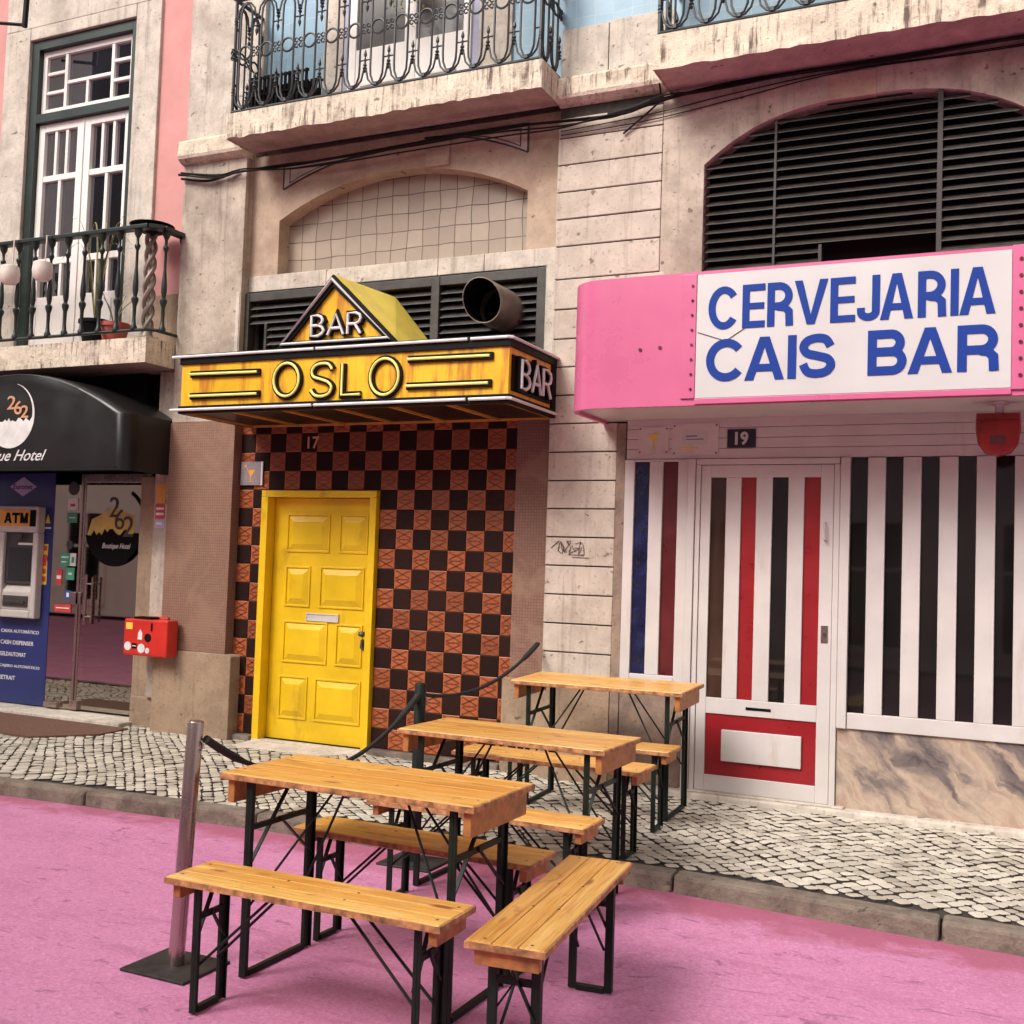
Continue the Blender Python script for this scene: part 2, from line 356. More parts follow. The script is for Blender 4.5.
M['lavender'] = plain('lavender_paint', (.34, .33, .44), .6)
M['plate_dark'] = plain('dark_base_plate', (.035, .031, .03), .55, metal=.3, var=.35, scale=14)
M['scribble'] = plain('grey_marker', (.10, .075, .06), .8)

# ------------------------------------------------------------------ mesh builder
def origin(o):
    v = Vector((0, 0, 0))
    while o is not None:
        v += o.location; o = o.parent
    return v
class MB:
    def __init__(s): s.v = []; s.f = []; s.mi = []; s.cur = 0
    def add(s, vs, fs):
        b = len(s.v); s.v += [tuple(p) for p in vs]
        for f in fs: s.f.append(tuple(b+i for i in f)); s.mi.append(s.cur)
    def box(s, x0, x1, y0, y1, z0, z1):
        s.add([(x0, y0, z0), (x1, y0, z0), (x1, y1, z0), (x0, y1, z0), (x0, y0, z1), (x1, y0, z1), (x1, y1, z1), (x0, y1, z1)],
              [(0, 3, 2, 1), (4, 5, 6, 7), (0, 1, 5, 4), (1, 2, 6, 5), (2, 3, 7, 6), (3, 0, 4, 7)])
    def bar(s, p0, p1, wdt, thk, up=(0, 0, 1)):
        p0 = Vector(p0); p1 = Vector(p1); d = (p1-p0).normalized(); up = Vector(up)
        if abs(d.dot(up)) > .98: up = Vector((0, 1, 0))
        a = d.cross(up).normalized(); b = a.cross(d)
        vs = []
        for p in (p0, p1):
            for i, j in ((-1, -1), (1, -1), (1, 1), (-1, 1)): vs.append(p + a*i*wdt/2 + b*j*thk/2)
        s.add(vs, [(0, 1, 2, 3), (7, 6, 5, 4), (0, 4, 5, 1), (1, 5, 6, 2), (2, 6, 7, 3), (3, 7, 4, 0)])
    def tube(s, pts, r, n=6, closed=False, cap=True):
        P = [Vector(p) for p in pts]; k = len(P); vs = []; prev = None
        for i, p in enumerate(P):
            if closed: d = P[(i+1) % k]-P[i-1]
            else: d = P[min(i+1, k-1)]-P[max(i-1, 0)]
            d.normalize()
            if prev is None:
                up = Vector((0, 0, 1)) if abs(d.z) < .9 else Vector((0, 1, 0))
                a = d.cross(up).normalized()
            else:
                a = (prev - d*prev.dot(d)).normalized()
            prev = a; b = d.cross(a)
            rr_ = r[i] if isinstance(r, (list, tuple)) else r
            for j in range(n):
                t = 2*math.pi*j/n; vs.append(p + a*math.cos(t)*rr_ + b*math.sin(t)*rr_)
        fs = []
        for i in range(k if closed else k-1):
            q = (i+1) % k
            for j in range(n): fs.append((i*n+j, i*n+(j+1) % n, q*n+(j+1) % n, q*n+j))
        if cap and not closed: fs += [tuple(range(n-1, -1, -1)), tuple((k-1)*n+j for j in range(n))]
        s.add(vs, fs)
    def lathe(s, prof, c=(0, 0, 0), n=12, cap=True):
        vs = []; k = len(prof)
        for r, z in prof:
            for j in range(n):
                t = 2*math.pi*j/n; vs.append((c[0]+r*math.cos(t), c[1]+r*math.sin(t), c[2]+z))
        fs = [(i*n+j, i*n+(j+1) % n, (i+1)*n+(j+1) % n, (i+1)*n+j) for i in range(k-1) for j in range(n)]
        if cap: fs += [tuple(range(n-1, -1, -1)), tuple((k-1)*n+j for j in range(n))]
        s.add(vs, fs)
    def prism(s, poly, y0, y1, mp=None):
        """poly in (x,z), counter-clockwise seen from -y; extruded from y0 (front) to y1 (back)"""
        mp = mp or (lambda a, b, y: (a, y, b)); n = len(poly)
        vs = [mp(a, b, y0) for a, b in poly]+[mp(a, b, y1) for a, b in poly]
        s.add(vs, [tuple(range(n)), tuple(range(2*n-1, n-1, -1))]+[(i, n+i, n+(i+1) % n, (i+1) % n) for i in range(n)])
    def plan(s, poly, z0, z1):
        n = len(poly)
        s.add([(x, y, z0) for x, y in poly]+[(x, y, z1) for x, y in poly],
              [tuple(range(n-1, -1, -1)), tuple(range(n, 2*n))]+[(i, (i+1) % n, n+(i+1) % n, n+i) for i in range(n)])
    def ribbon(s, pts, wd, y0, y1, mp=None, closed=False):
        mp = mp or (lambda a, b, y: (a, y, b))
        P = [Vector((a, b)) for a, b in pts]; k = len(P); L = []; Rr = []
        for i in range(k):
            if closed: d0 = (P[i]-P[i-1]).normalized(); d1 = (P[(i+1) % k]-P[i]).normalized()
            else:
                d0 = (P[i]-P[max(i-1, 0)]); d1 = (P[min(i+1, k-1)]-P[i])
                d0 = d1 if d0.length < 1e-9 else d0; d1 = d0 if d1.length < 1e-9 else d1
                d0.normalize(); d1 = d1.normalized()
            n0 = Vector((-d0.y, d0.x)); n1 = Vector((-d1.y, d1.x)); nn = (n0+n1)
            nn = n0 if nn.length < 1e-6 else nn.normalized()
            sc = min(2.0, 1/max(.3, nn.dot(n0)))
            L.append(P[i]+nn*wd/2*sc); Rr.append(P[i]-nn*wd/2*sc)
        vs = []
        for i in range(k): vs += [mp(*L[i], y0), mp(*Rr[i], y0), mp(*Rr[i], y1), mp(*L[i], y1)]
        fs = []
        for i in range(k if closed else k-1):
            q = (i+1) % k
            for j in range(4): fs.append((i*4+j, i*4+(j+1) % 4, q*4+(j+1) % 4, q*4+j))
        if not closed: fs += [(3, 2, 1, 0), tuple((k-1)*4+j for j in range(4))]
        s.add(vs, fs)
    def disc(s, c, r, y0, y1, n=28, sx=1.0, mp=None):
        s.prism([(c[0]+r*sx*math.cos(2*math.pi*j/n), c[1]+r*math.sin(2*math.pi*j/n)) for j in range(n)], y0, y1, mp)
    def text(s, txt, x0, x1, z0, z1, y, depth=.003, bold=0.0, shear=0.0, mp=None, keep=False):
        mp = mp or (lambda a, b, yy: (a, yy, b))
        cu = bpy.data.curves.new('tmp', 'FONT'); cu.body = txt; cu.size = 1; cu.extrude = .5; cu.offset = bold; cu.shear = shear
        cu.resolution_u = 4
        ob = bpy.data.objects.new('tmp', cu); COL.objects.link(ob)
        bpy.context.view_layer.update()
        dg = bpy.context.evaluated_depsgraph_get()
        me = bpy.data.meshes.new_from_object(ob.evaluated_get(dg))
        V = [v.co.copy() for v in me.vertices]; F = [tuple(p.vertices) for p in me.polygons]
        bpy.data.objects.remove(ob); bpy.data.curves.remove(cu); bpy.data.meshes.remove(me)
        ax = min(v.x for v in V); bx = max(v.x for v in V); ay = min(v.y for v in V); by = max(v.y for v in V)
        kx = (x1-x0)/(bx-ax); ky = (z1-z0)/(by-ay)
        if keep: kx = ky
        s.add([mp(x0+(v.x-ax)*kx, z0+(v.y-ay)*ky, y-depth*(v.z+.5)) for v in V], F)
    def build(s, name, mats, parent=None, bevel=0, smooth=False, tag=None):
        me = bpy.data.meshes.new(name)
        o = Vector((0, 0, 0)) if parent is None else origin(parent)
        me.from_pydata([(x-o.x, y-o.y, z-o.z) for x, y, z in s.v], [], s.f)
        if not isinstance(mats, (list, tuple)): mats = [mats]
        for mt in mats: me.materials.append(M[mt] if isinstance(mt, str) else mt)
        for p, i in zip(me.polygons, s.mi): p.material_index = i
        bm = bmesh.new(); bm.from_mesh(me); bmesh.ops.recalc_face_normals(bm, faces=bm.faces); bm.to_mesh(me); bm.free()
        if smooth:
            me.polygons.foreach_set('use_smooth', [True]*len(me.polygons))
            try: me.set_sharp_from_angle(angle=R(38))
            except Exception: pass
        ob = bpy.data.objects.new(name, me); COL.objects.link(ob)
        if parent is not None: ob.parent = parent
        if bevel:
            md = ob.modifiers.new('bevel', 'BEVEL'); md.width = bevel; md.segments = 2; md.limit_method = 'ANGLE'; md.angle_limit = R(40)
        return ob
def thing(name, label, cat, loc=(0, 0, 0), group=None):
    o = bpy.data.objects.new(name, None); o.empty_display_size = .2; COL.objects.link(o); o.location = loc
    o['label'] = label; o['category'] = cat
    if group: o['group'] = group
    bpy.context.view_layer.update()
    return o
def tag(o, label, cat, group=None):
    o['label'] = label; o['category'] = cat
    if group: o['group'] = group
    return o
def struct(o, kind='structure'):
    o['kind'] = kind; return o
def smoothline(pts, n=8):
    """Catmull-Rom through points"""
    P = [Vector(p) for p in pts]; out_ = []
    for i in range(len(P)-1):
        a = P[max(i-1, 0)]; b = P[i]; c = P[i+1]; d = P[min(i+2, len(P)-1)]
        for k in range(n):
            t = k/n
            out_.append(.5*((2*b)+(c-a)*t+(2*a-5*b+4*c-d)*t*t+(3*b-a-3*c+d)*t**3))
    out_.append(P[-1]); return out_

# ================================================================== SETTING: road, kerb, pavement
def sz(y): return (y+1.8)*.03            # the pavement falls slightly towards the kerb
KL = [(-40, -2.4), (-6, -2.4), (-.3, -2.06), (1.2, -1.93), (2.6, -1.87), (3.9, -1.83), (5.0, -1.91), (5.7, -1.97), (8, -2.0), (40, -2.0)]
def kerb_y(x):
    for (a, b), (c, d) in zip(KL, KL[1:]):
        if a <= x <= c: return b+(d-b)*(x-a)/(c-a)
    return -1.9
b = MB(); b.add([(-60, -40, -.09), (60, -40, -.09), (60, 1, -.09), (-60, 1, -.09)], [(0, 1, 2, 3)])
struct(b.build('road', 'road'))
b = MB()
x = -40.0
random.seed(3)
while x < 40:
    L = random.choice([1.05, 1.2, 1.35, .95]) if -8 < x < 9 else 4
    if -1 < x < 5.02: L = 1.255
    y0a, y0b = kerb_y(x+.005), kerb_y(x+L-.007)
    zt = random.uniform(-.004, .004)
    b.add([(x+.004, y0a, -.3), (x+L-.006, y0b, -.3), (x+L-.006, y0b+.135, -.3), (x+.004, y0a+.135, -.3),
           (x+.004, y0a+.012, zt), (x+L-.006, y0b+.012, zt), (x+L-.006, y0b+.135, zt+.004), (x+.004, y0a+.135, zt+.004)],
          [(0, 3, 2, 1), (4, 5, 6, 7), (0, 1, 5, 4), (1, 2, 6, 5), (2, 3, 7, 6), (3, 0, 4, 7)])
    x += L
    if -1.4 < x < -.9: x = -1.255
struct(b.build('kerb', 'kerb', bevel=.018))
b = MB()
for xa, xb in zip(range(-40, 40), range(-39, 41)):
    b.add([(xa, kerb_y(xa)+.1, sz(kerb_y(xa))-.011), (xb, kerb_y(xb)+.1, sz(kerb_y(xb))-.011), (xb, .6, sz(.6)-.011), (xa, .6, sz(.6)-.011)], [(0, 1, 2, 3)])
struct(b.build('pavement', 'joint'))
# cobbles: small limestone setts laid on a diagonal
b = MB(); random.seed(11)
pit = .069
ca, sa = math.cos(R(43)), math.sin(R(43))
def warp(x, y):
    return (x+.05*math.sin(y*3.1+x*1.3)+.03*math.sin(x*4.3+y*2), y+.045*math.sin(x*2.7+.8)+.025*math.sin(y*6+x*3.1))
n = 125
for i in range(-n, n):
    for j in range(-n, n):
        u, v = i*pit, j*pit
        cx, cy = 2.2+u*ca-v*sa, -.9+u*sa+v*ca
        if cx < -5.2 or cx > 8.2 or cy > .12 or cy < kerb_y(cx)+.165: continue
        P = []
        for du, dv in ((-.5, -.5), (.5, -.5), (.5, .5), (-.5, .5)):
            uu_, vv_ = (i+du)*pit, (j+dv)*pit
            P.append(warp(2.2+uu_*ca-vv_*sa, -.9+uu_*sa+vv_*ca))
        mx, my = sum(p[0] for p in P)/4, sum(p[1] for p in P)/4
        g = random.uniform(.86, .95); jt = .0062
        th = random.uniform(-.10, .10)
        Q = []
        for p in P:
            dx, dy = (p[0]-mx)*g+random.uniform(-jt, jt), (p[1]-my)*g+random.uniform(-jt, jt)
            Q.append((mx+dx*math.cos(th)-dy*math.sin(th), my+dx*math.sin(th)+dy*math.cos(th)))
        z = sz(my)+random.uniform(-.004, .003)
        tx, ty = random.uniform(-.06, .06), random.uniform(-.06, .06)
        zz = lambda p: z+(p[0]-mx)*tx+(p[1]-my)*ty
        O = []
        for k in range(4):
            a_, q_, c_ = Q[k-1], Q[k], Q[(k+1) % 4]; ct = random.uniform(.12, .24)
            O += [(q_[0]+(a_[0]-q_[0])*ct, q_[1]+(a_[1]-q_[1])*ct), (q_[0]+(c_[0]-q_[0])*ct, q_[1]+(c_[1]-q_[1])*ct)]
        top = [(mx+(q[0]-mx)*.93, my+(q[1]-my)*.93, zz(q)) for q in O]
        mid = [(q[0], q[1], zz(q)-.003) for q in O]
        bot = [(q[0], q[1], z-.03) for q in O]
        fs = [tuple(range(8))]
        for k in range(8):
            l = (k+1) % 8
            fs += [(8+k, 8+l, l, k), (16+k, 16+l, 8+l, 8+k)]
        n0 = len(b.mi); b.add(top+mid+bot, fs)
        for k in range(8): b.mi[n0+2+2*k] = 1
struct(b.build('pavement_cobbles', ['cobble', 'joint']), 'stuff')

# ================================================================== STONE BUILDING (both bars)
YF = -.1
SB = thing('stone_building', 'weathered beige stone building with arched bays, checkered tiles and iron balconies', 'building', (1, 0, 0))
b = MB()
b.box(-.86, 7.6, .32, 4.5, 0, 9.2)                       # body behind the facade
b.box(-.14, .115, .004, .32, 0, 2.75); b.box(1.2, 2.6, .004, .32, 0, 2.75); b.box(.115, 1.2, .004, .32, 2.04, 2.75)
b.box(.115, 1.2, .12, .32, 0, 2.04)
b.box(-.14, 2.64, .004, .32, 2.75, 2.93)
b.box(-.14, 2.64, .15, .32, 2.93, 5.0)
b.box(3.14, 7.6, -.03, .32, 0, 3.2)
b.box(3.6, 7.6, .20, .32, 3.2, 5)
b.build('wall', 'render', SB)
# left pilaster: plinth, mosaic face, plain stone above
b = MB()
b.prism([(-.86, 0), (-.060, 0), (-.060, .70), (-.085, .715), (-.14, .72), (-.82, .72), (-.86, .70)], -.125, .32)
b.build('pilaster_base', 'stone_base', SB, bevel=.006)
b = MB(); b.box(-.815, -.142, YF, .32, .718, 2.60); b.build('mosaic_facing', 'mosaic', SB, bevel=.004)
b = MB(); b.box(-.80, -.142, YF, .32, 2.602, 4.80)
b.build('pilaster', 'stone', SB, bevel=.004)
# right mosaic strip beside the tiles
b = MB(); b.box(2.349, 2.622, -.03, .1, .71, 2.93); b.build('mosaic_facing', 'mosaic_dark', SB)
b = MB()
b.box(2.30, 2.622, -.05, .1, 0, .71); b.build('plinth', 'stone_base', SB, bevel=.006)
b = MB(); b.box(2.628, 3.135, -.112, .3, 0, .70); b.build('plinth', 'stone_base', SB, bevel=.006)
for xa, xb in ((-.142, .112), (1.203, 2.298)):
    b = MB(); b.box(xa, xb, -.075, .06, 0, .092); b.build('plinth', 'kerb', SB, bevel=.008)
# ashlar pier between the two bays
b = MB()
js = [.705, .92, 1.118, 1.318, 1.518, 1.716, 1.914, 2.11, 2.31, 2.51, 2.71, 2.91, 3.11, 3.32, 3.535, 3.771, 3.965, 4.161, 4.357, 4.553, 4.70]
for z0, z1 in zip(js, js[1:]):
    xr = 3.135 if z1 < 2.6 else (3.44 if z1 < 3.54 else 3.40)
    b.box(2.628, xr, YF+random.uniform(-.002, .002), .3, z0+.0045, z1-.0045)
b.build('ashlar_pier', 'ashlar', SB, bevel=.005)
b = MB(); b.box(2.635, 3.40, YF+.012, .3, .7, 4.8); b.build('ashlar_joint', 'joint', SB)
# graffiti scribble on the pier
b = MB(); random.seed(5)
for k in range(9):
    x0_ = 2.69+k*.026; pts = [(x0_+random.uniform(-.02, .05), 1.64+random.uniform(-.045, .05)) for _ in range(4)]
    b.ribbon([(p.x, p.y) for p in smoothline([(a, c, 0) for a, c in pts], 4)], .0045, YF-.0045, YF-.003)
b.ribbon([(2.80, 1.595), (2.92, 1.592)], .004, YF-.0045, YF-.003); b.ribbon([(2.83, 1.578), (2.96, 1.575)], .004, YF-.0045, YF-.003)
b.build('scribble', 'scribble', SB)
# mid bay: arched blind window
def arch_z(x, xa, xb, zs, rise):
    c = (xa+xb)/2; h = (xb-xa)/2; rad = (h*h+rise*rise)/(2*rise)
    return zs+rise-rad+math.sqrt(max(0, rad*rad-(x-c)**2))
def flat_z(x, xa, xb, zs, rise):
    t = abs(x-(xa+xb)/2)/((xb-xa)/2); return zs+rise*max(0, 1-t**2.75)
def arch_wall(b, x0, x1, zt, zb, xa, xb, zs, rise, y0, y1, n=30, arch_z=arch_z):
    b.box(x0, xa, y0, y1, zb, zt); b.box(xb, x1, y0, y1, zb, zt)
    for i in range(n):
        p, q = xa+(xb-xa)*i/n, xa+(xb-xa)*(i+1)/n
        zp, zq = arch_z(p, xa, xb, zs, rise), arch_z(q, xa, xb, zs, rise)
        b.add([(p, y0, zp), (q, y0, zq), (q, y0, zt), (p, y0, zt), (p, y1, zp), (q, y1, zq), (q, y1, zt), (p, y1, zt)],
              [(0, 1, 2, 3), (7, 6, 5, 4), (0, 4, 5, 1), (3, 2, 6, 7)])
b = MB(); arch_wall(b, -.142, 2.628, 4.80, 3.80, .135, 2.353, 4.245, .285, 0, .2)
b.build('arch_surround', 'render', SB)
b = MB(); b.box(.13, 2.36, .14, .2, 3.79, 4.6); b.build('arch_panel', 'paneltile', SB)
b = MB(); b.box(1.50, 1.70, -.028, .14, 4.515, 4.70); b.build('keystone', 'render', SB, bevel=.006)
b = MB()
for xa, xb in ((-.142, .62), (.624, 1.63), (1.634, 2.02), (2.024, 2.627)): b.box(xa, xb, -.012, .16, 3.672, 3.802)
b.build('lintel', 'stone_pale', SB, bevel=.005)
for sgn, x0, x1, zt, zb, xt in ((1, .165, .165, 4.70, 4.50, 1.08), (-1, 2.345, 2.345, 4.745, 4.53, 1.47)):
    b = MB(); pts = []
    for i in range(13):
        t = i/12; xx = x0+(xt-x0)*t; pts.append((xx, zb+(zt+.005-zb)*(1-(1-t)**1.9)))
    b.cur = 0
    poly = [(x0, zt)]+pts
    if sgn < 0: poly = poly[::-1]
    b.prism(poly, -.006, .0005)
    b.cur = 1; b.ribbon(pts, .011, -.009, 0); b.ribbon([(x0, zb), (x0, zt)], .013, -.009, 0); b.ribbon([(x0, zt), (xt, zt)], .010, -.009, 0)
    q = [(x0+(p[0]-x0)*.55+sgn*.06, zt-.035+(p[1]-zt)*.6) for p in pts]
    b.ribbon(q, .007, -.009, 0); b.ribbon([q[0], (q[0][0], zt-.035), (q[-1][0], zt-.03)], .007, -.009, 0)
    b.build('spandrel_ornament', [M['stone_pale'], M['louvre2']], SB)
# ventilation grille above the sign
b = MB()
for xa, xb in ((-.15, -.10), (1.60, 1.67), (2.47, 2.545)): b.box(xa, xb, -.045, .05, 2.94, 3.655)
for xa, xb in ((-.10, 1.60), (1.67, 2.47)): b.box(xa, xb, -.04, .05, 3.585, 3.655)
b.box(.05, .075, -.03, .05, 2.94, 3.40)
gr = b.build('vent_grille', 'louvre2', SB, bevel=.004)
b = MB()
z = 2.98
while z < 3.58:
    for xa, xb in ((.08 if z < 3.40 else -.10, 1.60), (1.67, 2.47)):
        b.add([(xa, -.03, z), (xb, -.03, z), (xb, -.026, z+.007), (xa, -.026, z+.007), (xa, .03, z+.045), (xb, .03, z+.045), (xb, .03, z+.054), (xa, .03, z+.054)],
              [(0, 1, 2, 3), (3, 2, 6, 7), (0, 4, 5, 1), (4, 7, 6, 5)])
    z += .060
b.build('slats', 'louvre2', gr)
b = MB(); b.box(-.10, 2.47, .10, .149, 2.94, 3.6); b.build('vent_back', 'blackmatt', gr)
b = MB(); b.box(-.185, -.152, -.105, -.02, 2.93, 3.66); b.build('vent_reveal', 'stone_pale', SB)
b = MB(); b.box(2.548, 2.625, -.06, .05, 2.93, 3.668); b.build('vent_reveal', 'stone_pale', SB)
# right bay: big arch with louvres
b = MB(); arch_wall(b, 3.405, 7.6, 4.80, 3.19, 3.697, 5.80, 4.233, .327, YF, .20, 40, flat_z)
b.build('arch_wall', 'stone', SB)
b = MB(); b.box(4.50, 4.80, YF-.006, .0, 4.553, 4.72); b.build('keystone', 'render', SB, bevel=.004)
b = MB()
z = 3.20
def hw(z):
    if z <= 4.233: return 1.0515
    t = max(0, 1-(z-4.233)/.327); return 1.0515*t**(1/2.75)
b2 = MB(); b3 = MB()
while z < 4.55:
    h_ = hw(z+.03); xa, xb = 4.7485-h_, 4.7485+h_
    for mb, p, q, yy in ((b2, xa, min(5.165, xb), -.070), (b3, max(5.19, xa), xb, -.085)):
        if q-p < .05: continue
        if mb is b2 and z < 3.62: q = min(q, 4.46)
        mb.add([(p, yy, z), (q, yy, z), (q, yy, z+.007), (p, yy, z+.007), (p, yy+.05, z+.036), (q, yy+.05, z+.036), (q, yy+.05, z+.045), (p, yy+.05, z+.045)],
               [(0, 1, 2, 3), (3, 2, 6, 7), (0, 4, 5, 1), (4, 7, 6, 5), (0, 3, 7, 4), (1, 5, 6, 2)])
    z += .063
lv = b2.build('louvre', 'louvre', SB)
b3.build('louvre', 'louvre2', SB)
b = MB(); b.box(5.165, 5.195, -.088, .02, 3.2, 4.55); b.build('post', 'louvre', lv)
b = MB(); b.box(4.16, 4.175, -.075, .0, 3.2, 4.48); b.build('post', 'louvre', lv)
b = MB(); b.box(4.455, 4.475, -.075, .0, 3.2, 3.63); b.build('post', 'louvre', lv)
b = MB(); b.box(3.6, 5.9, .05, .199, 3.19, 4.7); b.build('louvre_back', 'blackmatt', lv)
# string course, upper wall, balconies
for xa, xb in ((-.81, -.135), (2.632, 3.428)):
    b = MB(); b.prism([(-.10+.32, 0), (-.10, 0), (-.135, .01), (-.175, .035), (-.185, .06), (-.185, .17), (-.17, .19), (.22, .19)], xa, xb, lambda a, c, y: (y, a, 4.775+c)); b.build('string_course', 'stone_slab', SB, bevel=.004)
b = MB(); b.box(-.79, -.02, YF, .32, 4.96, 9.2); b.build('upper_pier', 'stone_pale', SB)
b = MB(); b.box(2.632, 2.985, YF, .3, 4.967, 5.345); b.box(2.99, 3.46, YF+.004, .3, 4.967, 5.36); b.build('upper_ashlar', 'stone_pale', SB, bevel=.004)
b = MB(); b.box(-.02, 7.6, -.06, .3, 4.9, 9.2); b.build('upper_tiles', 'bluetile', SB)
b = MB()
for xa, xb in ((.56, .74), (1.95, 2.22)): b.box(xa, xb, -.085, 0, 4.95, 7.6)
b.box(.56, 2.22, -.085, 0, 7.4, 7.6)
b.build('door_surround', 'stone_pale', SB)
b = MB()
for xa, xb in ((.745, .80), (1.885, 1.945)): b.box(xa, xb, -.075, 0, 4.95, 7.4)
b.build('door_lining', 'lavender', SB)
b = MB()
for xa, xb in ((.80, .87), (1.31, 1.41), (1.82, 1.885)): b.box(xa, xb, -.095, 0, 4.95, 7.38)
for xa, xb in ((.87, 1.31), (1.41, 1.82)):
    b.box(xa, xb, -.09, 0, 4.95, 5.50); b.box(xa, xb, -.093, 0, 6.1, 6.16); b.box(xa, xb, -.093, 0, 7.2, 7.38)
    b.box(xa+.05, xb-.05, -.1, 0, 5.20, 5.225)
bd = b.build('balcony_door', 'whitewood', SB, bevel=.004)
for xa, xb in ((.87, 1.31), (1.41, 1.82)):
    b = MB(); b.box(xa+.002, xb-.002, -.075, -.02, 5.505, 7.2); b.build('pane', 'greyglass', bd)

def rail_pattern(b, x0, x1, z0, H, nn, mp):
    """wrought-iron panel: paired bars meeting in pointed loops, rings half way up, spear heads between"""
    p = (x1-x0)/nn; r = .0085
    def tb(pts, rad=r, closed=False): b.tube([mp(a, c) for a, c in pts], rad, 5, closed)
    zt = z0+H
    tb([(x0, z0+.01), (x1, z0+.01)], .019); tb([(x0, zt), (x1, zt)], .017)
    hb = p*.27
    for i in range(nn):
        c = x0+p*(i+.5)
        for sx in (-1, 1):
            tb([(c, z0+.045), (c+sx*hb*.55, z0+.062), (c+sx*hb*.93, z0+.115), (c+sx*hb, z0+.18), (c+sx*hb, zt-.18), (c+sx*hb*.93, zt-.115), (c+sx*hb*.55, zt-.062), (c, zt-.045)])
            e = c+sx*p/2
            tb([(c, z0+.035), (c+sx*p*.18, z0+.045), (c+sx*p*.36, z0+.085), (e-sx*.008, z0+.17)], r*.9)
            tb([(c, zt-.035), (c+sx*p*.18, zt-.045), (c+sx*p*.36, zt-.085), (e-sx*.008, zt-.17)], r*.9)
        b.lathe([(.0, 0), (.022, .006), (.022, .03), (0, .036)], mp(c, z0+.022), 6)
        zm = z0+H*.52
        tb([(c+hb*.98*math.cos(2*math.pi*k/14), zm+hb*.98*math.sin(2*math.pi*k/14)) for k in range(14)], r, True)
    for i in range(nn+1):
        e = x0+p*i; zm = z0+H*.52
        for base, sg in ((z0+.14, 1), (zt-.14, -1)):
            prof = [(.004, 0), (.018, .012), (.006, .022), (.019, .034), (.006, .046), (.017, .056), (.007, .075), (.011, .10), (.004, .115), (.014, .135), (.012, .15), (.001, .18)]
            if sg > 0: b.lathe(prof, mp(e, base), 6)
            else: b.lathe([(rr__, -zz__) for rr__, zz__ in prof][::-1], mp(e, base), 6)
            if 0 < i < nn or True: tb([(max(x0, e-p*.2), base+sg*.095), (min(x1, e+p*.2), base+sg*.095)], r*.7)
        for sx in (-1, 1):
            for sy in (-1, 1):
                cx, cz = e+sx*.020, zm+sy*.022
                if x0-.03 < cx < x1+.03: tb([(cx+.016*math.cos(t*.7), cz+.016*math.sin(t*.7)) for t in range(9)], r*.75)
def iron_balcony(xa, xb, yf, z0, z1, nf, left=True, right=True):
    b = MB(); nx = 60
    # ragged, weathered lower edge of the stone slab
    random.seed(int(xa*100)+9)
    for i in range(nx):
        p, q = xa+(xb-xa)*i/nx, xa+(xb-xa)*(i+1)/nx
        if i == 0: zl = z0
        zr = z0+random.uniform(-.008, .010) if i < nx-1 else z0
        b.add([(p, yf, zl), (q, yf, zr), (q, yf, z1), (p, yf, z1), (p, yf+.02, z0+.012), (q, yf+.02, z0+.012)], [(0, 1, 2, 3), (0, 4, 5, 1)])
        zl = zr
    b.add([(xa, yf, z0), (xa, YF, z0), (xa, YF, z1), (xa, yf, z1), (xb, yf, z0), (xb, YF, z0), (xb, YF, z1), (xb, yf, z1)],
          [(0, 3, 2, 1), (4, 5, 6, 7), (2, 3, 7, 6)])
    b.cur = 1
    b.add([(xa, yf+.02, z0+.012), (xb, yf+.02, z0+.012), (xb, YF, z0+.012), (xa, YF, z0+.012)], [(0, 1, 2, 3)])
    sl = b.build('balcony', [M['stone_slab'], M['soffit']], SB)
    b = MB(); inset = .03; zr0 = z1+.005
    rail_pattern(b, xa+inset, xb-inset, zr0, .92, nf, lambda a, c: (a, yf+inset, c))
    sidef = []
    if left: rail_pattern(b, yf+inset, YF, zr0, .92, 2, lambda a, c: (xa+inset, a, c))
    if right: rail_pattern(b, yf+inset, YF, zr0, .92, 2, lambda a, c: (xb-inset, a, c))
    for cx in ([xa+inset] if left else [])+([xb-inset] if right else []):
        b.tube([(cx, yf+inset, z1-.03), (cx, yf+inset, zr0+.92)], .014, 6)
    rl = b.build('railing', 'iron', sl)
    b = MB(); b.box(xa, xb, yf+.005, yf+.055, zr0+.925, zr0+.95); b.build('handrail', 'iron', sl)
    return sl
iron_balcony(-.075, 2.64, -.455, 4.785, 4.985, 13)
iron_balcony(3.45, 7.5, -.50, 4.755, 4.985, 19, True, False)
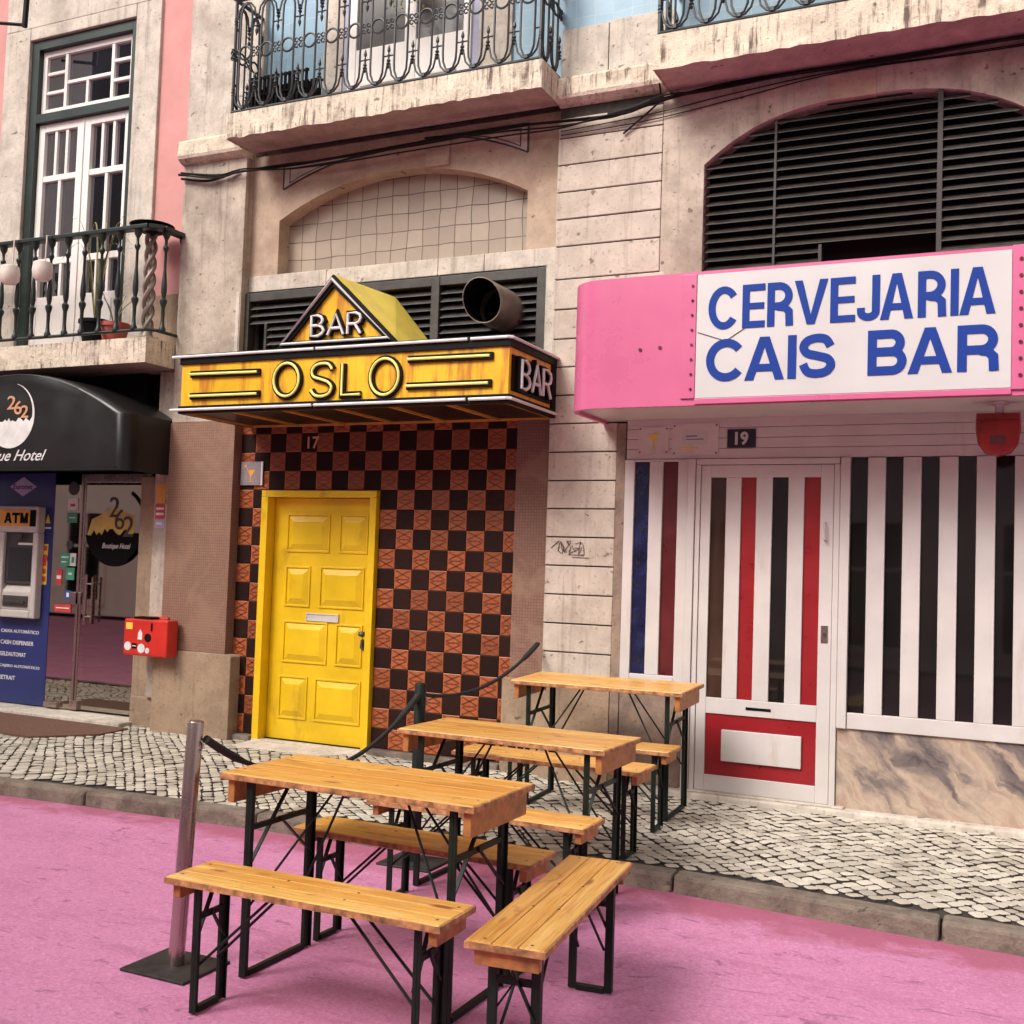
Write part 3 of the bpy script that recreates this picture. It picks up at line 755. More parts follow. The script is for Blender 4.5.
# checkered tile wall
T = .15
b = MB(); random.seed(2)
def ztile(r): return .10+(16-r)*T
DX0, DX1, DZ1 = .117, 1.198, 2.042
bo = MB(); bb = MB(); bb.cur = 0
for r in range(-1, 16):
    for c in range(-1, 16):
        xa, xb = max(-.14, c*T), min(2.347, (c+1)*T); zb, zt = ztile(r+1), ztile(r)
        segs = [(xa, xb, zb, zt)]
        if xb > DX0 and xa < DX1 and zb < DZ1:
            segs = []
            if xa < DX0: segs.append((xa, DX0, zb, zt))
            if xb > DX1: segs.append((DX1, xb, zb, zt))
            if zt > DZ1+.01: segs.append((max(xa, DX0), min(xb, DX1), DZ1, zt))
        og = (c+r) % 2 == 0
        for (p, q, z0, z1) in segs:
            if q-p < .012: continue
            g = .0016; e = .004; pr_ = .004 if og else .004
            b.cur = 0 if og else 1
            ye = -.004; yt = -.004-pr_*.6+random.uniform(-.0008, .0008)
            b.add([(p+g, .003, z0+g), (q-g, .003, z0+g), (q-g, .003, z1-g), (p+g, .003, z1-g),
                   (p+g, ye, z0+g), (q-g, ye, z0+g), (q-g, ye, z1-g), (p+g, ye, z1-g),
                   (p+g+e, yt, z0+g+e), (q-g-e, yt, z0+g+e), (q-g-e, yt, z1-g-e), (p+g+e, yt, z1-g-e)],
                  [(0, 1, 5, 4), (1, 2, 6, 5), (2, 3, 7, 6), (3, 0, 4, 7), (4, 5, 9, 8), (5, 6, 10, 9), (6, 7, 11, 10), (7, 4, 8, 11), (8, 9, 10, 11)])
            if og and q-p > .05 and z1-z0 > .1:
                b.cur = 2
                l, rr2, s0, s1 = p+.014, q-.014, z0+.010, z1-.010; mz = (s0+s1)/2; mxx = (l+rr2)/2
                for (a0, c0, a1, c1) in ((l, s0, rr2, mz-.01), (l, mz-.01, rr2, s0), (l, mz+.01, rr2, s1), (l, s1, rr2, mz+.01)):
                    b.ribbon([(a0, c0), (a1, c1)], .0080, yt-.003, yt+.001)
                b.ribbon([(l, mz-.012), (mxx, mz+.004), (rr2, mz-.012)], .005, yt-.0025, yt+.001)
                b.ribbon([(l, mz+.007), (mxx, mz-.004), (rr2, mz+.007)], .005, yt-.003, yt+.001)
b.build('checkered_tiles', [M['tile_orange'], M['tile_brown'], M['tile_ridge']], SB)
b = MB(); b.box(-.14, .117, -.0005, .004, .09, 2.8); b.box(1.198, 2.349, -.0005, .004, .09, 2.8); b.box(.117, 1.198, -.0005, .004, 2.042, 2.8)
b.build('tile_grout', 'grout', SB)
# yellow door
b = MB(); YL = .05
b.box(.185, 1.135, YL, YL+.045, .075, 1.985)
def raised(x0, x1, z0, z1):
    b.ribbon([(x0, z0), (x1, z0), (x1, z1), (x0, z1)], .016, YL-.009, YL, closed=True)
    i0, i1 = .014, .058
    a = [(x0+i0, YL-.001, z0+i0), (x1-i0, YL-.001, z0+i0), (x1-i0, YL-.001, z1-i0), (x0+i0, YL-.001, z1-i0)]
    c = [(x0+i1, YL-.017, z0+i1), (x1-i1, YL-.017, z0+i1), (x1-i1, YL-.017, z1-i1), (x0+i1, YL-.017, z1-i1)]
    b.add(a+c, [(0, 1, 5, 4), (1, 2, 6, 5), (2, 3, 7, 6), (3, 0, 4, 7), (4, 5, 6, 7)])
for q in ((.315, .712, 1.565, 1.855), (.815, 1.065, 1.565, 1.855), (.318, .545, 1.132, 1.438), (.648, 1.045, 1.132, 1.443),
          (.318, .725, .690, 1.005), (.817, 1.047, .690, 1.0), (.300, .556, .247, .570), (.640, 1.05, .247, .568)): raised(*q)
dr = b.build('door', 'yellow', SB, bevel=.002)
b = MB(); b.box(.119, .182, -.052, .10, .04, 1.988); b.box(1.138, 1.196, -.052, .10, .045, 1.988); b.box(.119, 1.196, -.052, .10, 1.989, 2.04)
b.build('door_frame', 'yellow', dr, bevel=.003)
b = MB(); b.box(.535, .83, YL-.009, YL, 1.022, 1.075); b.ribbon([(.535, 1.022), (.83, 1.022), (.83, 1.075), (.535, 1.075)], .010, YL-.014, YL, closed=True)
b.build('letter_slot', 'atmgrey', dr, bevel=.002)
b = MB(); b.box(1.078, 1.112, YL-.008, YL, 1.03, 1.10); b.disc((1.095, 1.062), .012, YL-.014, YL, 12); b.build('lock', 'atmgrey', dr, bevel=.002)
b = MB(); b.lathe([(.004, -.022), (.026, -.016), (.032, 0), (.026, .016), (.004, .022)], (1.085, -.005, .945), 14); b.disc((1.085, .945), .02, -.0, YL, 12)
b.disc((1.078, .86), .022, .035, YL, 12); b.ribbon([(1.07, .90), (1.062, .84), (1.085, .825)], .018, .02, .04); b.build('handle', 'atmdark', dr, smooth=True)
b = MB(); b.add([(.135, -.30, .0), (.93, -.30, .0), (1.19, -.06, .0), (.135, -.06, .0), (.135, -.30, .055), (.93, -.30, .055), (1.19, -.06, .062), (.135, -.06, .062)],
      [(0, 3, 2, 1), (4, 5, 6, 7), (0, 1, 5, 4), (1, 2, 6, 5), (2, 3, 7, 6), (3, 0, 4, 7)]); b.box(.12, 1.196, -.06, .12, 0, .07)
b.build('doorstep', 'stone_pale', SB, bevel=.006)
b = MB(); b.box(.184, 1.136, .02, .1, .0705, .074); b.build('threshold_gap', 'blackmatt', SB)
# stone strip at the foot of the shopfront
b = MB(); b.box(3.138, 7.6, -.195, -.02, 0, .084); b.build('sill_strip', 'stone_pale', SB, bevel=.012)

# ================================================================== PINK BUILDING (hotel)
PB = thing('pink_building', 'pink rendered building with a tall white balcony window above a glass hotel entrance', 'building', (-2, 0, 0))
b = MB()
b.box(-9, -.805, .32, .5, 3.0, 9.2); b.box(-9, -3.11, .0, .32, 3.1, 9.2); b.box(-1.205, -.805, .0, .32, 3.1, 9.2); b.box(-3.11, -1.205, .0, .32, 6.35, 9.2)
b.box(-9, -4.0, -.0, .32, 0, 3.1)
b.box(-9, -.805, .32, .5, 2.16, 3.0)
b.build('wall', 'pinkwall', PB)
b = MB(); b.box(-1.205, -.805, -.002, .2, 3.1, 3.72); b.build('wall_base', 'stone_base', PB)
b = MB(); b.box(-9, -.805, .5, 3.4, 2.9, 3.0); b.box(-9, -.805, 1.1, 1.2, 0, 2.9); b.box(-1.0, -.88, .5, 3.3, 0, 2.9); b.box(-4.4, -4.3, .5, 3.3, 0, 2.9); b.box(-9, -.805, .5, 3.4, 3, 9.2)
b.box(-2.6, -1.3, .8, 1.1, .06, 1.0)
b.build('lobby', 'lobby', PB)
b = MB(); b.box(-4.3, -.88, .3, 3.3, .0, .07); b.build('lobby_floor', 'stone_base', PB)
b = MB()
b.box(-3.11, -2.79, -.03, .3, 3.1, 6.35); b.box(-1.49, -1.205, -.03, .3, 3.1, 6.35); b.box(-2.785, -1.495, -.03, .3, 6.235, 6.35)
b.box(-3.11, -1.205, -.026, .3, 6.355, 6.9)
b.build('window_surround', 'stone_pale', PB, bevel=.006)
b = MB()
for xa, xb in ((-2.788, -2.695), (-1.56, -1.492)): b.box(xa, xb, -.0, .14, 3.28, 6.233)
b.box(-2.695, -1.56, .0, .14, 6.14, 6.233); b.box(-2.695, -1.56, .0, .14, 5.445, 5.53)
wn = b.build('window', 'darkgreen', PB, bevel=.005)
b = MB(); Y0, Y1 = .05, .10
def fr(x0, x1, z0, z1, w_=.05, y=Y0):
    b.box(x0, x0+w_, y, Y1, z0, z1); b.box(x1-w_, x1, y, Y1, z0, z1); b.box(x0+w_, x1-w_, y, Y1, z0, z0+w_); b.box(x0+w_, x1-w_, y, Y1, z1-w_, z1)
fr(-2.693, -1.562, 5.532, 6.138, .055)
for xx in (-2.40, -1.83): b.box(xx-.018, xx+.018, Y0+.004, Y1, 5.587, 6.083)
for zz_ in (5.745, 5.925):
    b.box(-2.638, -2.418, Y0+.008, Y1, zz_-.015, zz_+.015); b.box(-1.812, -1.617, Y0+.008, Y1, zz_-.015, zz_+.015)
b.box(-2.382, -1.848, Y0+.008, Y1, 5.80, 5.832); b.box(-2.15, -2.12, Y0+.01, Y1, 5.587, 5.80)
for xa, xb in ((-2.693, -2.135), (-2.120, -1.562)):
    fr(xa, xb, 3.30, 5.443, .075, .045)
    i0, i1 = xa+.075, xb-.075; wd = (i1-i0)
    b.box(i0, i1, Y0, Y1, 4.90, 4.955); b.box(i0, i1, Y0, Y1, 4.12, 4.18); b.box(i0, i1, Y0, Y1, 3.375, 3.82)
    for k in (1, 2): b.box(i0+wd*k/3-.016, i0+wd*k/3+.016, Y0+.004, Y1, 4.955, 5.368)
    b.box(i0+wd/2-.018, i0+wd/2+.018, Y0+.004, Y1, 4.18, 4.90)
    for k in (1, 2): b.box(i0+wd*k/3-.016, i0+wd*k/3+.016, Y0+.004, Y1, 3.82, 4.12)
    b.box(i0+.06, i1-.06, Y0-.008, Y1, 3.44, 3.76)
b.box(-2.134, -2.121, .035, Y1, 3.30, 5.443)
b.build('sash', 'whitewood', wn, bevel=.004)
b = MB(); b.box(-2.69, -1.565, .082, .095, 3.31, 6.13); b.build('pane', 'winglass', wn)
# balcony with cast-iron balusters
b = MB(); yB = -.43
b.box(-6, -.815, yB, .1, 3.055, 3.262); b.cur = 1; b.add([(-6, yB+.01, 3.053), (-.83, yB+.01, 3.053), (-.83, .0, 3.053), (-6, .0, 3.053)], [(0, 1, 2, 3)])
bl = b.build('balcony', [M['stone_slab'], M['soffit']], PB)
b = MB(); zr = 4.17
b.tube([(-6, yB+.03, 3.33), (-.86, yB+.03, 3.33), (-.80, yB+.09, 3.33), (-.80, .0, 3.33)], .016, 6)
for y_ in (0,): b.box(-6, -2.32, yB-.01, yB+.075, zr-.005, zr+.03); b.box(-2.31, -1.925, yB-.01, yB+.075, zr-.005, zr+.03); b.box(-1.915, -.86, yB-.01, yB+.075, zr-.005, zr+.03)
b.bar((-.875, yB+.03, zr+.0125), (-.795, yB+.12, zr+.0125), .085, .036); b.box(-.84, -.755, yB+.11, .0, zr-.006, zr+.030)
rl = b.build('railing', 'greeniron', bl, bevel=.006)
prof = [(.026, 0), (.030, .02), (.018, .045), (.014, .10), (.016, .20), (.030, .245), (.030, .262), (.015, .28), (.024, .33), (.022, .40), (.012, .52), (.011, .66), (.024, .69), (.024, .705), (.012, .72), (.012, .765), (.030, .80), (.034, .838)]
b = MB(); b.lathe(prof, (0, 0, 0), 10); pm = b.build('baluster', 'greeniron', bl, smooth=True)
xs = [-.985-i*.194 for i in range(17)]
pos = [(x_, yB+.03) for x_ in xs]+[(-.80, -.27), (-.80, -.07)]
for i, (x_, y_) in enumerate(pos):
    o = pm if i == 0 else pm.copy()
    if i: COL.objects.link(o); o.parent = bl
    o.location = (x_+2, y_, 3.332) if True else None
# baluster mesh is local to the balcony (building origin at x = -2): meshes were built around the world origin
for v in pm.data.vertices: v.co.x -= 2.0
# hotel entrance below the balcony
b = MB(); b.box(-1.20, -.822, .0, .30, 0, 2.16); b.box(-1.20, -.822, -.01, .30, 0, .30); b.build('entrance_jamb', 'stone_base', PB, bevel=.01)
b = MB(); b.box(-1.01, -.822, -.04, .0, .30, 3.05); b.build('entrance_jamb', 'stone', PB, bevel=.008)
b = MB(); b.box(-4.3, -1.20, .0, .32, 2.22, 3.05); b.build('transom', 'blackmatt', PB)
b = MB(); b.box(-4.3, -1.16, -.16, .30, .0, .085); b.build('entrance_step', 'stone_pale', PB, bevel=.01)
b = MB(); b.box(-2.355, -2.03, .15, .162, .095, 2.2); fp = b.build('glass_panel', 'glass', PB)
def sticker(par, x0, x1, z0, z1, mats, y=.147, name='sticker', extra=None):
    b = MB(); b.box(x0, x1, y-.002, y, z0, z1)
    if extra:
        b.cur = 1
        for e in extra: b.box(e[0], e[1], y-.003, y-.002, e[2], e[3])
    return b.build(name, mats, par)
sticker(fp, -2.19, -2.07, 1.875, 1.98, ['sticker_w', 'sticker_r'], extra=[(-2.16, -2.10, 1.905, 1.93)])
sticker(fp, -2.19, -2.07, 1.76, 1.85, ['sticker_g', 'sticker_w'], extra=[(-2.17, -2.09, 1.80, 1.81)])
b = MB(); b.disc((-2.13, 2.07), .062, .144, .147); b.build('sticker', 'atmdark', fp)
b = MB(); b.disc((-2.145, 1.56), .04, .144, .147); b.build('sticker', 'atmdark', fp)
sticker(fp, -2.25, -2.13, 1.37, 1.485, ['sticker_g', 'sticker_w'], extra=[(-2.235, -2.15, 1.44, 1.455), (-2.235, -2.17, 1.40, 1.41)])
sticker(fp, -2.13, -2.06, 1.37, 1.485, ['sticker_w', 'sticker_g'], extra=[(-2.11, -2.08, 1.40, 1.45)])
sticker(fp, -2.17, -2.07, 1.245, 1.355, ['sticker_g', 'sticker_w'], extra=[(-2.14, -2.10, 1.29, 1.31)])
sticker(fp, -2.29, -2.22, 1.20, 1.33, ['sticker_r', 'sticker_w'], extra=[(-2.28, -2.23, 1.25, 1.28)])
sticker(fp, -2.17, -2.10, 1.07, 1.15, ['sticker_b', 'sticker_w'], extra=[(-2.15, -2.12, 1.09, 1.13)])
sticker(fp, -2.29, -2.09, .955, 1.025, ['sticker_r', 'sticker_w'], extra=[(-2.27, -2.11, .985, .995)])
b = MB(); b.box(-2.02, -1.225, .15, .162, .105, 2.12)
gd = b.build('glass_door', 'glass', PB)
b = MB(); b.box(-2.028, -2.0, .135, .18, .10, 2.2); b.box(-2.0, -1.975, .145, .17, .10, 2.12); b.box(-1.235, -1.205, .14, .175, .10, 2.2); b.box(-2.0, -1.235, .14, .172, 2.12, 2.2); b.build('frame', 'steel', gd, bevel=.003)
b = MB()
for y_ in (.10, .20): b.tube([(-1.875, y_, .86), (-1.875, y_, 1.30)], .014, 10)
b.tube([(-1.80, .10, .88), (-1.80, .10, 1.28)], .009, 8)
for z_ in (.93, 1.22): b.tube([(-1.875, .10, z_), (-1.80, .10, z_)], .008, 8); b.tube([(-1.875, .10, z_), (-1.875, .20, z_)], .008, 8)
b.build('handle', 'steel', gd, smooth=True)
b = MB(); b.box(-2.10, -1.97, .135, .15, 1.03, 1.14); b.box(-2.33, -2.17, .11, .18, .10, .15); b.box(-2.03, -1.94, .12, .175, .10, .18); b.build('hinge', 'steel', gd, bevel=.004)
# round print on the door: dark ring, sunset band, dark skyline
cx, cz, rd = -1.61, 1.735, .355
b = MB()
b.ribbon([(cx+(rd-.012)*math.cos(R(a)), cz+(rd-.012)*math.sin(R(a))) for a in range(-60, 66, 6)], .03, .144, .149)
random.seed(21)
sky_l = [(cx-rd*.97+rd*1.94*i/22, cz-.075+random.choice([0, .02, .035, -.01, .05])) for i in range(23)]
poly = [(cx+rd*math.cos(R(a)), cz+rd*math.sin(R(a))) for a in range(193, 349, 6)]
b.prism(poly+[p for p in reversed(sky_l[1:-1])], .144, .1485)
b.build('print', 'blackmatt', gd)
b = MB()
b.add([(cx-rd*.96, .1492, cz-.10), (cx+rd*.62, .1492, cz-.10), (cx+rd*.60, .1492, cz+.10), (cx-.02, .1492, cz+.16), (cx-rd*.80, .1492, cz+.06)], [(0, 1, 2, 3, 4)])
b.build('print_band', 'sunset', gd)
b = MB()
b.text('2', cx-.08, cx+.03, cz+.08, cz+.26, .1475, .003); b.text('6', cx-.01, cx+.10, cz-.03, cz+.15, .1470, .003); b.text('2', cx+.09, cx+.21, cz-.09, cz+.09, .1465, .003)
b.build('print_digits', 'atmdark', gd)
b = MB(); b.text('Boutique Hotel', cx-.14, cx+.19, cz-.21, cz-.15, .1430, .002, shear=.35); b.build('print_lettering', 'sticker_w', gd)
b = MB(); b.box(-.985, -.885, -.045, -.04, 1.93, 2.10); b.cur = 1; b.box(-.985, -.885, -.045, -.04, 1.80, 1.925); b.cur = 2; b.box(-.985, -.885, -.045, -.04, 1.72, 1.795)
b.cur = 3
for zz_ in (1.885, 1.84): b.box(-.975, -.895, -.047, -.045, zz_-.01, zz_+.01)
b.box(-.97, -.91, -.047, -.045, 1.75, 1.77)
b.build('sticker', ['orange', 'sticker_r', 'lilac', 'sticker_w'], PB)

def bold(b, ch, x0, x1, z0, z1, s, y):
    """grotesque capitals drawn as broad strokes inside the box x0..x1, z0..z1"""
    h, w_ = z1-z0, x1-x0; q = s/2; L_, R_, B_, T_ = x0+q, x1-q, z0+q, z1-q; mz_ = (z0+z1)/2
    cnt = [0]
    def nx(): cnt[0] += 1; return y-.004-cnt[0]*.0004
    rb = lambda pts, cl=False, k=1.0: b.ribbon(pts, s*k, nx(), y, closed=cl)
    arc = lambda cx, cz, rx, rz, a0, a1, n=14: [(cx+rx*math.cos(R(a0+(a1-a0)*i/n)), cz+rz*math.sin(R(a0+(a1-a0)*i/n))) for i in range(n+1)]
    tip = lambda pts: b.prism(pts, nx(), y)
    if ch == 'C': rb(arc((L_+R_)/2, mz_, (R_-L_)/2, (T_-B_)/2, 38, 322, 26))
    elif ch == 'T': b.box(x0, x1, nx(), y, z1-s, z1); b.box((x0+x1)/2-q, (x0+x1)/2+q, nx(), y, z0, z1-s)
    elif ch == 'M':
        b.box(x0, x0+s, nx(), y, z0, z1); b.box(x1-s, x1, nx(), y, z0, z1); tip([(x0, z1), (x0+s*1.05, z1), ((x0+x1)/2, z0+s*1.5), (x1-s*1.05, z1), (x1, z1), ((x0+x1)/2+s*.45, z0), ((x0+x1)/2-s*.45, z0)])
    elif ch == 'I': b.box(x0, x1, nx(), y, z0, z1)
    elif ch == 'E':
        b.box(x0, x0+s, nx(), y, z0, z1); b.box(x0+s, x1, nx(), y, z0, z0+s*.92); b.box(x0+s, x1, nx(), y, z1-s*.92, z1); b.box(x0+s, x1-s*.12, nx(), y, mz_-s*.42, mz_+s*.42)
    elif ch == 'V': tip([(x0, z1), (x0+w_/2-s*.52, z0), (x0+w_/2+s*.52, z0), (x1, z1), (x1-s*1.08, z1), (x0+w_/2, z0+s*1.35), (x0+s*1.08, z1)])
    elif ch == 'A':
        tip([(x0, z0), (x0+s*1.08, z0), (x0+w_/2, z1-s*1.25), (x1-s*1.08, z0), (x1, z0), (x0+w_/2+s*.58, z1), (x0+w_/2-s*.58, z1)])
        b.box(x0+w_*.27, x1-w_*.27, nx(), y, z0+h*.20, z0+h*.20+s*.88)
    elif ch == 'J': rb([(R_, z1), (R_, z0+w_*.42)]+arc((L_+R_)/2, z0+w_*.42, (R_-L_)/2, w_*.42-q, 0, -180, 12)+[(L_, z0+w_*.42+s*.55)])
    elif ch == 'R':
        b.box(x0, x0+s, nx(), y, z0, z1); m0 = z0+h*.46; rz = (T_-m0)/2; k = R_-s*.12
        rb([(x0+s*.9, T_), (k-rz, T_)]+arc(k-rz, (T_+m0)/2, rz, rz, 80, -80, 12)+[(k-rz, m0), (x0+s*.9, m0)])
        rb([(k-rz*1.1, m0-q*.2), (k-rz*.4, m0-q*.5), (R_-s*.08, m0-s*.8), (R_, z0)])
    elif ch == 'B':
        b.box(x0, x0+s, nx(), y, z0, z1); m0 = z0+h*.515
        for (a, c, k) in ((m0, T_, R_-s*.22), (B_, m0, R_)):
            rz = (c-a)/2; rb([(x0+s*.9, c), (k-rz, c)]+arc(k-rz, (a+c)/2, rz, rz, 80, -80, 12)+[(k-rz, a), (x0+s*.9, a)])
    elif ch == 'S':
        rx = (R_-L_)/2; cx = (L_+R_)/2; P = [(.95, .52), (.62, .90), (0, 1), (-.70, .86), (-.98, .50), (-.72, .17), (0, 0), (.75, -.18), (1.0, -.52), (.70, -.88), (0, -1), (-.68, -.88), (-1.0, -.45)]
        rb([(p.x, p.y) for p in smoothline([(cx+a*rx, mz_+c*(T_-B_)/2, 0) for a, c in P], 4)])

# cash machine in its blue panel
AT = thing('cash_machine', 'light grey cash machine set in a tall blue panel beside the hotel glass door', 'cash machine', (-2.8, .15, 0))
b = MB(); b.box(-3.75, -2.362, .15, .30, .095, 2.21); b.build('panel', 'atmblue', AT, bevel=.004)
b = MB()
b.box(-2.975, -2.890, .07, .15, .88, 1.66); b.box(-2.525, -2.460, .07, .15, .88, 1.66); b.box(-2.890, -2.525, .07, .15, .88, .95); b.box(-2.975, -2.460, .06, .15, 1.66, 1.90)
b.add([(-2.890, .08, .95), (-2.525, .08, .95), (-2.525, .08, 1.12), (-2.890, .08, 1.12), (-2.890, .149, .95), (-2.525, .149, .95), (-2.525, .149, 1.20), (-2.890, .149, 1.20)],
      [(0, 1, 2, 3), (3, 2, 6, 7), (0, 4, 5, 1), (0, 3, 7, 4), (1, 5, 6, 2)])
body = b.build('housing', 'atmgrey', AT, bevel=.012)
b = MB(); b.box(-2.955, -2.555, .052, .06, 1.715, 1.865); b.cur = 1; b.box(-2.550, -2.485, .052, .06, 1.715, 1.865); [bold(b, c_, a_, a_+.095, 1.742, 1.838, .024, .052) for c_, a_ in zip('ATM', (-2.875, -2.775, -2.670))]
b.build('sign', ['orange', 'blackmatt'], AT)
b = MB(); b.box(-2.890, -2.525, .10, .149, 1.19, 1.66); b.box(-2.755, -2.645, .055, .06, 1.60, 1.645); b.box(-2.865, -2.555, .07, .085, .98, 1.08); b.build('recess', 'atmdark', AT)
b = MB(); b.add([(-2.845, .095, 1.22), (-2.565, .095, 1.22), (-2.565, .098, 1.52), (-2.845, .098, 1.52)], [(0, 1, 2, 3)]); b.build('screen', 'screen', AT)
b = MB(); b.box(-2.725, -2.545, .09, .1, 1.545, 1.565); b.build('light_bar', 'sticker_w', AT)
b = MB(); b.box(-2.855, -2.585, .06, .07, 1.01, 1.035); b.build('cash_slot', 'atmdark', AT)
b = MB()
for i, s_ in enumerate(('CAIXA AUTOMÁTICO', 'CASH DISPENSER', 'GELDAUTOMAT', 'CAJERO AUTOMÁTICO', 'RETRAIT')):
    wd_ = .030*len(s_); z_ = .735-i*.108
    b = MB(); b.text(s_, -2.95, -2.95+wd_, z_, z_+.038, .15, .002, bold=.005); b.build('lettering', 'sticker_w', AT)
b = MB(); b.prism([(-2.93, 2.085), (-2.76, 1.995), (-2.59, 2.085), (-2.76, 2.175)], .142, .15); b.cur = 1; b.text('Euronet', -2.885, -2.64, 2.06, 2.11, .142, .002, bold=.01); b.build('logo', ['lilac', 'atmblue'], AT)
b = MB(); b.box(-2.47, -2.41, .147, .15, 1.19, 1.56); b.cur = 1
for z_ in (1.22, 1.29, 1.36, 1.50): b.box(-2.46, -2.42, .145, .147, z_, z_+.045)
b.disc((-2.44, 1.43), .035, .144, .147); b.build('sticker', ['sticker_y', 'sticker_r'], AT)
b = MB(); b.prism([(-2.46, 1.75), (-2.40, 1.75), (-2.43, 1.83)], .146, .15); b.cur = 1; b.box(-2.47, -2.39, .147, .15, 1.70, 1.715); b.build('sticker', ['sticker_y', 'sticker_w'], AT)

# ================================================================== THINGS ON THE FACADE
# black awning of the hotel
AW = thing('awning', 'black vinyl awning with arched top and a round white hotel emblem', 'awning', (-2.1, -.1, 2.165))
b = MB(); secs = [(-.60, .83, .90), (-.594, .88, .955), (-.572, .935, .982), (-.53, .975, .996), (-.46, 1, 1), (.04, 1.0, 1.0)]
prf = []
for i in range(33):
    t = -1+2*i/32; x_ = 1.285*t
    prf.append((x_, 2.985-.365*abs(t)**2.0))
vs = []; np_ = len(prf)+2
for (y_, sx_, sz_) in secs:
    ring = [(-1.285, 2.16)]+prf+[(1.285, 2.16)]
    for (x_, z_) in ring: vs.append((-2.1+x_*(1-(1-sx_)*.55), y_, z_-(1-sz_)*.12*(1 if z_ > 2.2 else 0)))
fs = [(i*np_+j, (i+1)*np_+j, (i+1)*np_+j+1, i*np_+j+1) for i in range(len(secs)-1) for j in range(np_-1)]
fs.append(tuple(range(np_)))
b.add(vs, fs); b.build('canopy', 'awning', AW, smooth=True)
b = MB(); b.tube([(-3.32, -.596, 2.185), (-.90, -.596, 2.185)], .0045, 6); b.build('hem', 'blackmatt', AW)
ya = -.6005
b = MB(); ex, ez, er = -2.10, 2.625, .275
outer = [(ex+er*math.cos(R(a)), ez+er*math.sin(R(a))) for a in range(-200, 76, 6)]
inner = [(ex+.018+(er-.012-.018*math.cos(R(a-10)))*math.cos(R(a)), ez+(er-.02)*math.sin(R(a))) for a in range(-10, 76, 6)]
for a in range(-12, 76, 6):
    t0 = .03*(1-(a+12)/95); t1 = .03*(1-(a+18)/95)
    p = lambda q, k: (ex+(er-k)*math.cos(R(q)), ez+(er-k)*math.sin(R(q)))
    A, B_, C_, D_ = p(a, 0), p(a+6, 0), p(a+6, max(.003, t1)), p(a, max(.003, t0))
    b.add([(A[0], ya-.003, A[1]), (B_[0], ya-.003, B_[1]), (C_[0], ya-.003, C_[1]), (D_[0], ya-.003, D_[1])], [(0, 1, 2, 3)])
random.seed(4)
line = [(ex-er*.965+er*1.93*i/24, ez-.05+random.choice([0, .012, .03, .02, .05 if i > 17 else .0])) for i in range(25)]
poly = [(ex+er*math.cos(R(a)), ez+er*math.sin(R(a))) for a in range(192, 350, 6)]
b.prism(poly+list(reversed(line[1:-1])), ya-.004, ya)
b.text('Boutique Hotel', -2.63, -1.665, 2.215, 2.335, ya, .004, shear=.45, bold=.004)
b.build('emblem', 'sticker_w', AW)
b = MB(); b.text('2', ex-.05, ex+.05, ez+.055, ez+.17, ya, .004, bold=.01); b.text('6', ex+.035, ex+.125, ez+.01, ez+.125, ya-.001, .004, bold=.01); b.text('2', ex+.115, ex+.205, ez-.02, ez+.085, ya-.002, .004, bold=.01)
b.build('emblem_digits', 'gold', AW)

# OSLO bar sign
SX0, SX1, SYF, SZ0, SZ1 = -.045, 2.655, -.85, 2.555, 2.962
SG = thing('bar_sign', 'yellow OSLO box sign with triangular BAR gable above the yellow door', 'bar sign', (1.3, -.1, 2.55))
b = MB(); b.box(SX0, SX1, SYF, .0, SZ0+.03, SZ1-.02); b.build('box', 'signyellow', SG)
b = MB()
for z0, z1 in ((SZ0-.005, SZ0+.052), (SZ1-.045, SZ1+.03)):
    b.box(SX0-.012, SX1+.016, SYF-.016, SYF+.02, z0, z1); b.box(SX1-.02, SX1+.016, SYF+.02, -.02, z0, z1); b.box(SX0-.012, SX0+.02, SYF+.02, -.02, z0, z1)
b.box(SX1-.01, SX1+.016, -.17, -.02, SZ0+.052, SZ1-.045)
b.box(SX0+.02, SX1-.02, SYF+.02, -.02, SZ1+.005, SZ1+.028)
b.build('trim', 'black', SG, bevel=.003)
b = MB()
for z_ in (SZ0+.022, SZ1+.012):
    for xa, xb in ((SX0-.075, 1.15), (1.17, 2.36), (2.385, SX1)): b.tube([(xa, SYF-.026, z_), (xb, SYF-.026, z_)], .0105, 8)
    b.tube([(SX1, SYF-.026, z_), (SX1+.026, SYF-.01, z_), (SX1+.026, -.05, z_)], .0105, 8)
b.tube([(SX1+.026, -.05, SZ0+.022), (SX1+.026, -.05, SZ1+.012)], .014, 8)
b.build('neon_tube', 'neon_w', SG, smooth=True)
def neon(letters, mp, wd, dep, tube, nm, y=0):
    """letters: list of (points, closed); black channel with a glass tube in front"""
    b = MB(); c = MB()
    for pts, cl in letters:
        b.ribbon(pts, wd, y-dep, y, mp, cl)
        c.tube([mp(a, q, y-dep-tube*.6) for a, q in pts], tube, 8, cl)
    return b, c
def ell(cx, cz, rx, rz, n=28): return [(cx+rx*math.cos(2*math.pi*i/n), cz+rz*math.sin(2*math.pi*i/n)) for i in range(n)]
def S_(cx, cz, rx, rz):
    P = [(.92, .62), (.60, .93), (.05, 1.0), (-.55, .90), (-.88, .58), (-.75, .22), (-.1, .04), (.55, -.14), (.92, -.45), (.72, -.84), (.1, -1.0), (-.55, -.93), (-.95, -.60)]
    return [(p.x, p.y) for p in smoothline([(cx+a*rx, cz+c*rz, 0) for a, c in P], 4)]
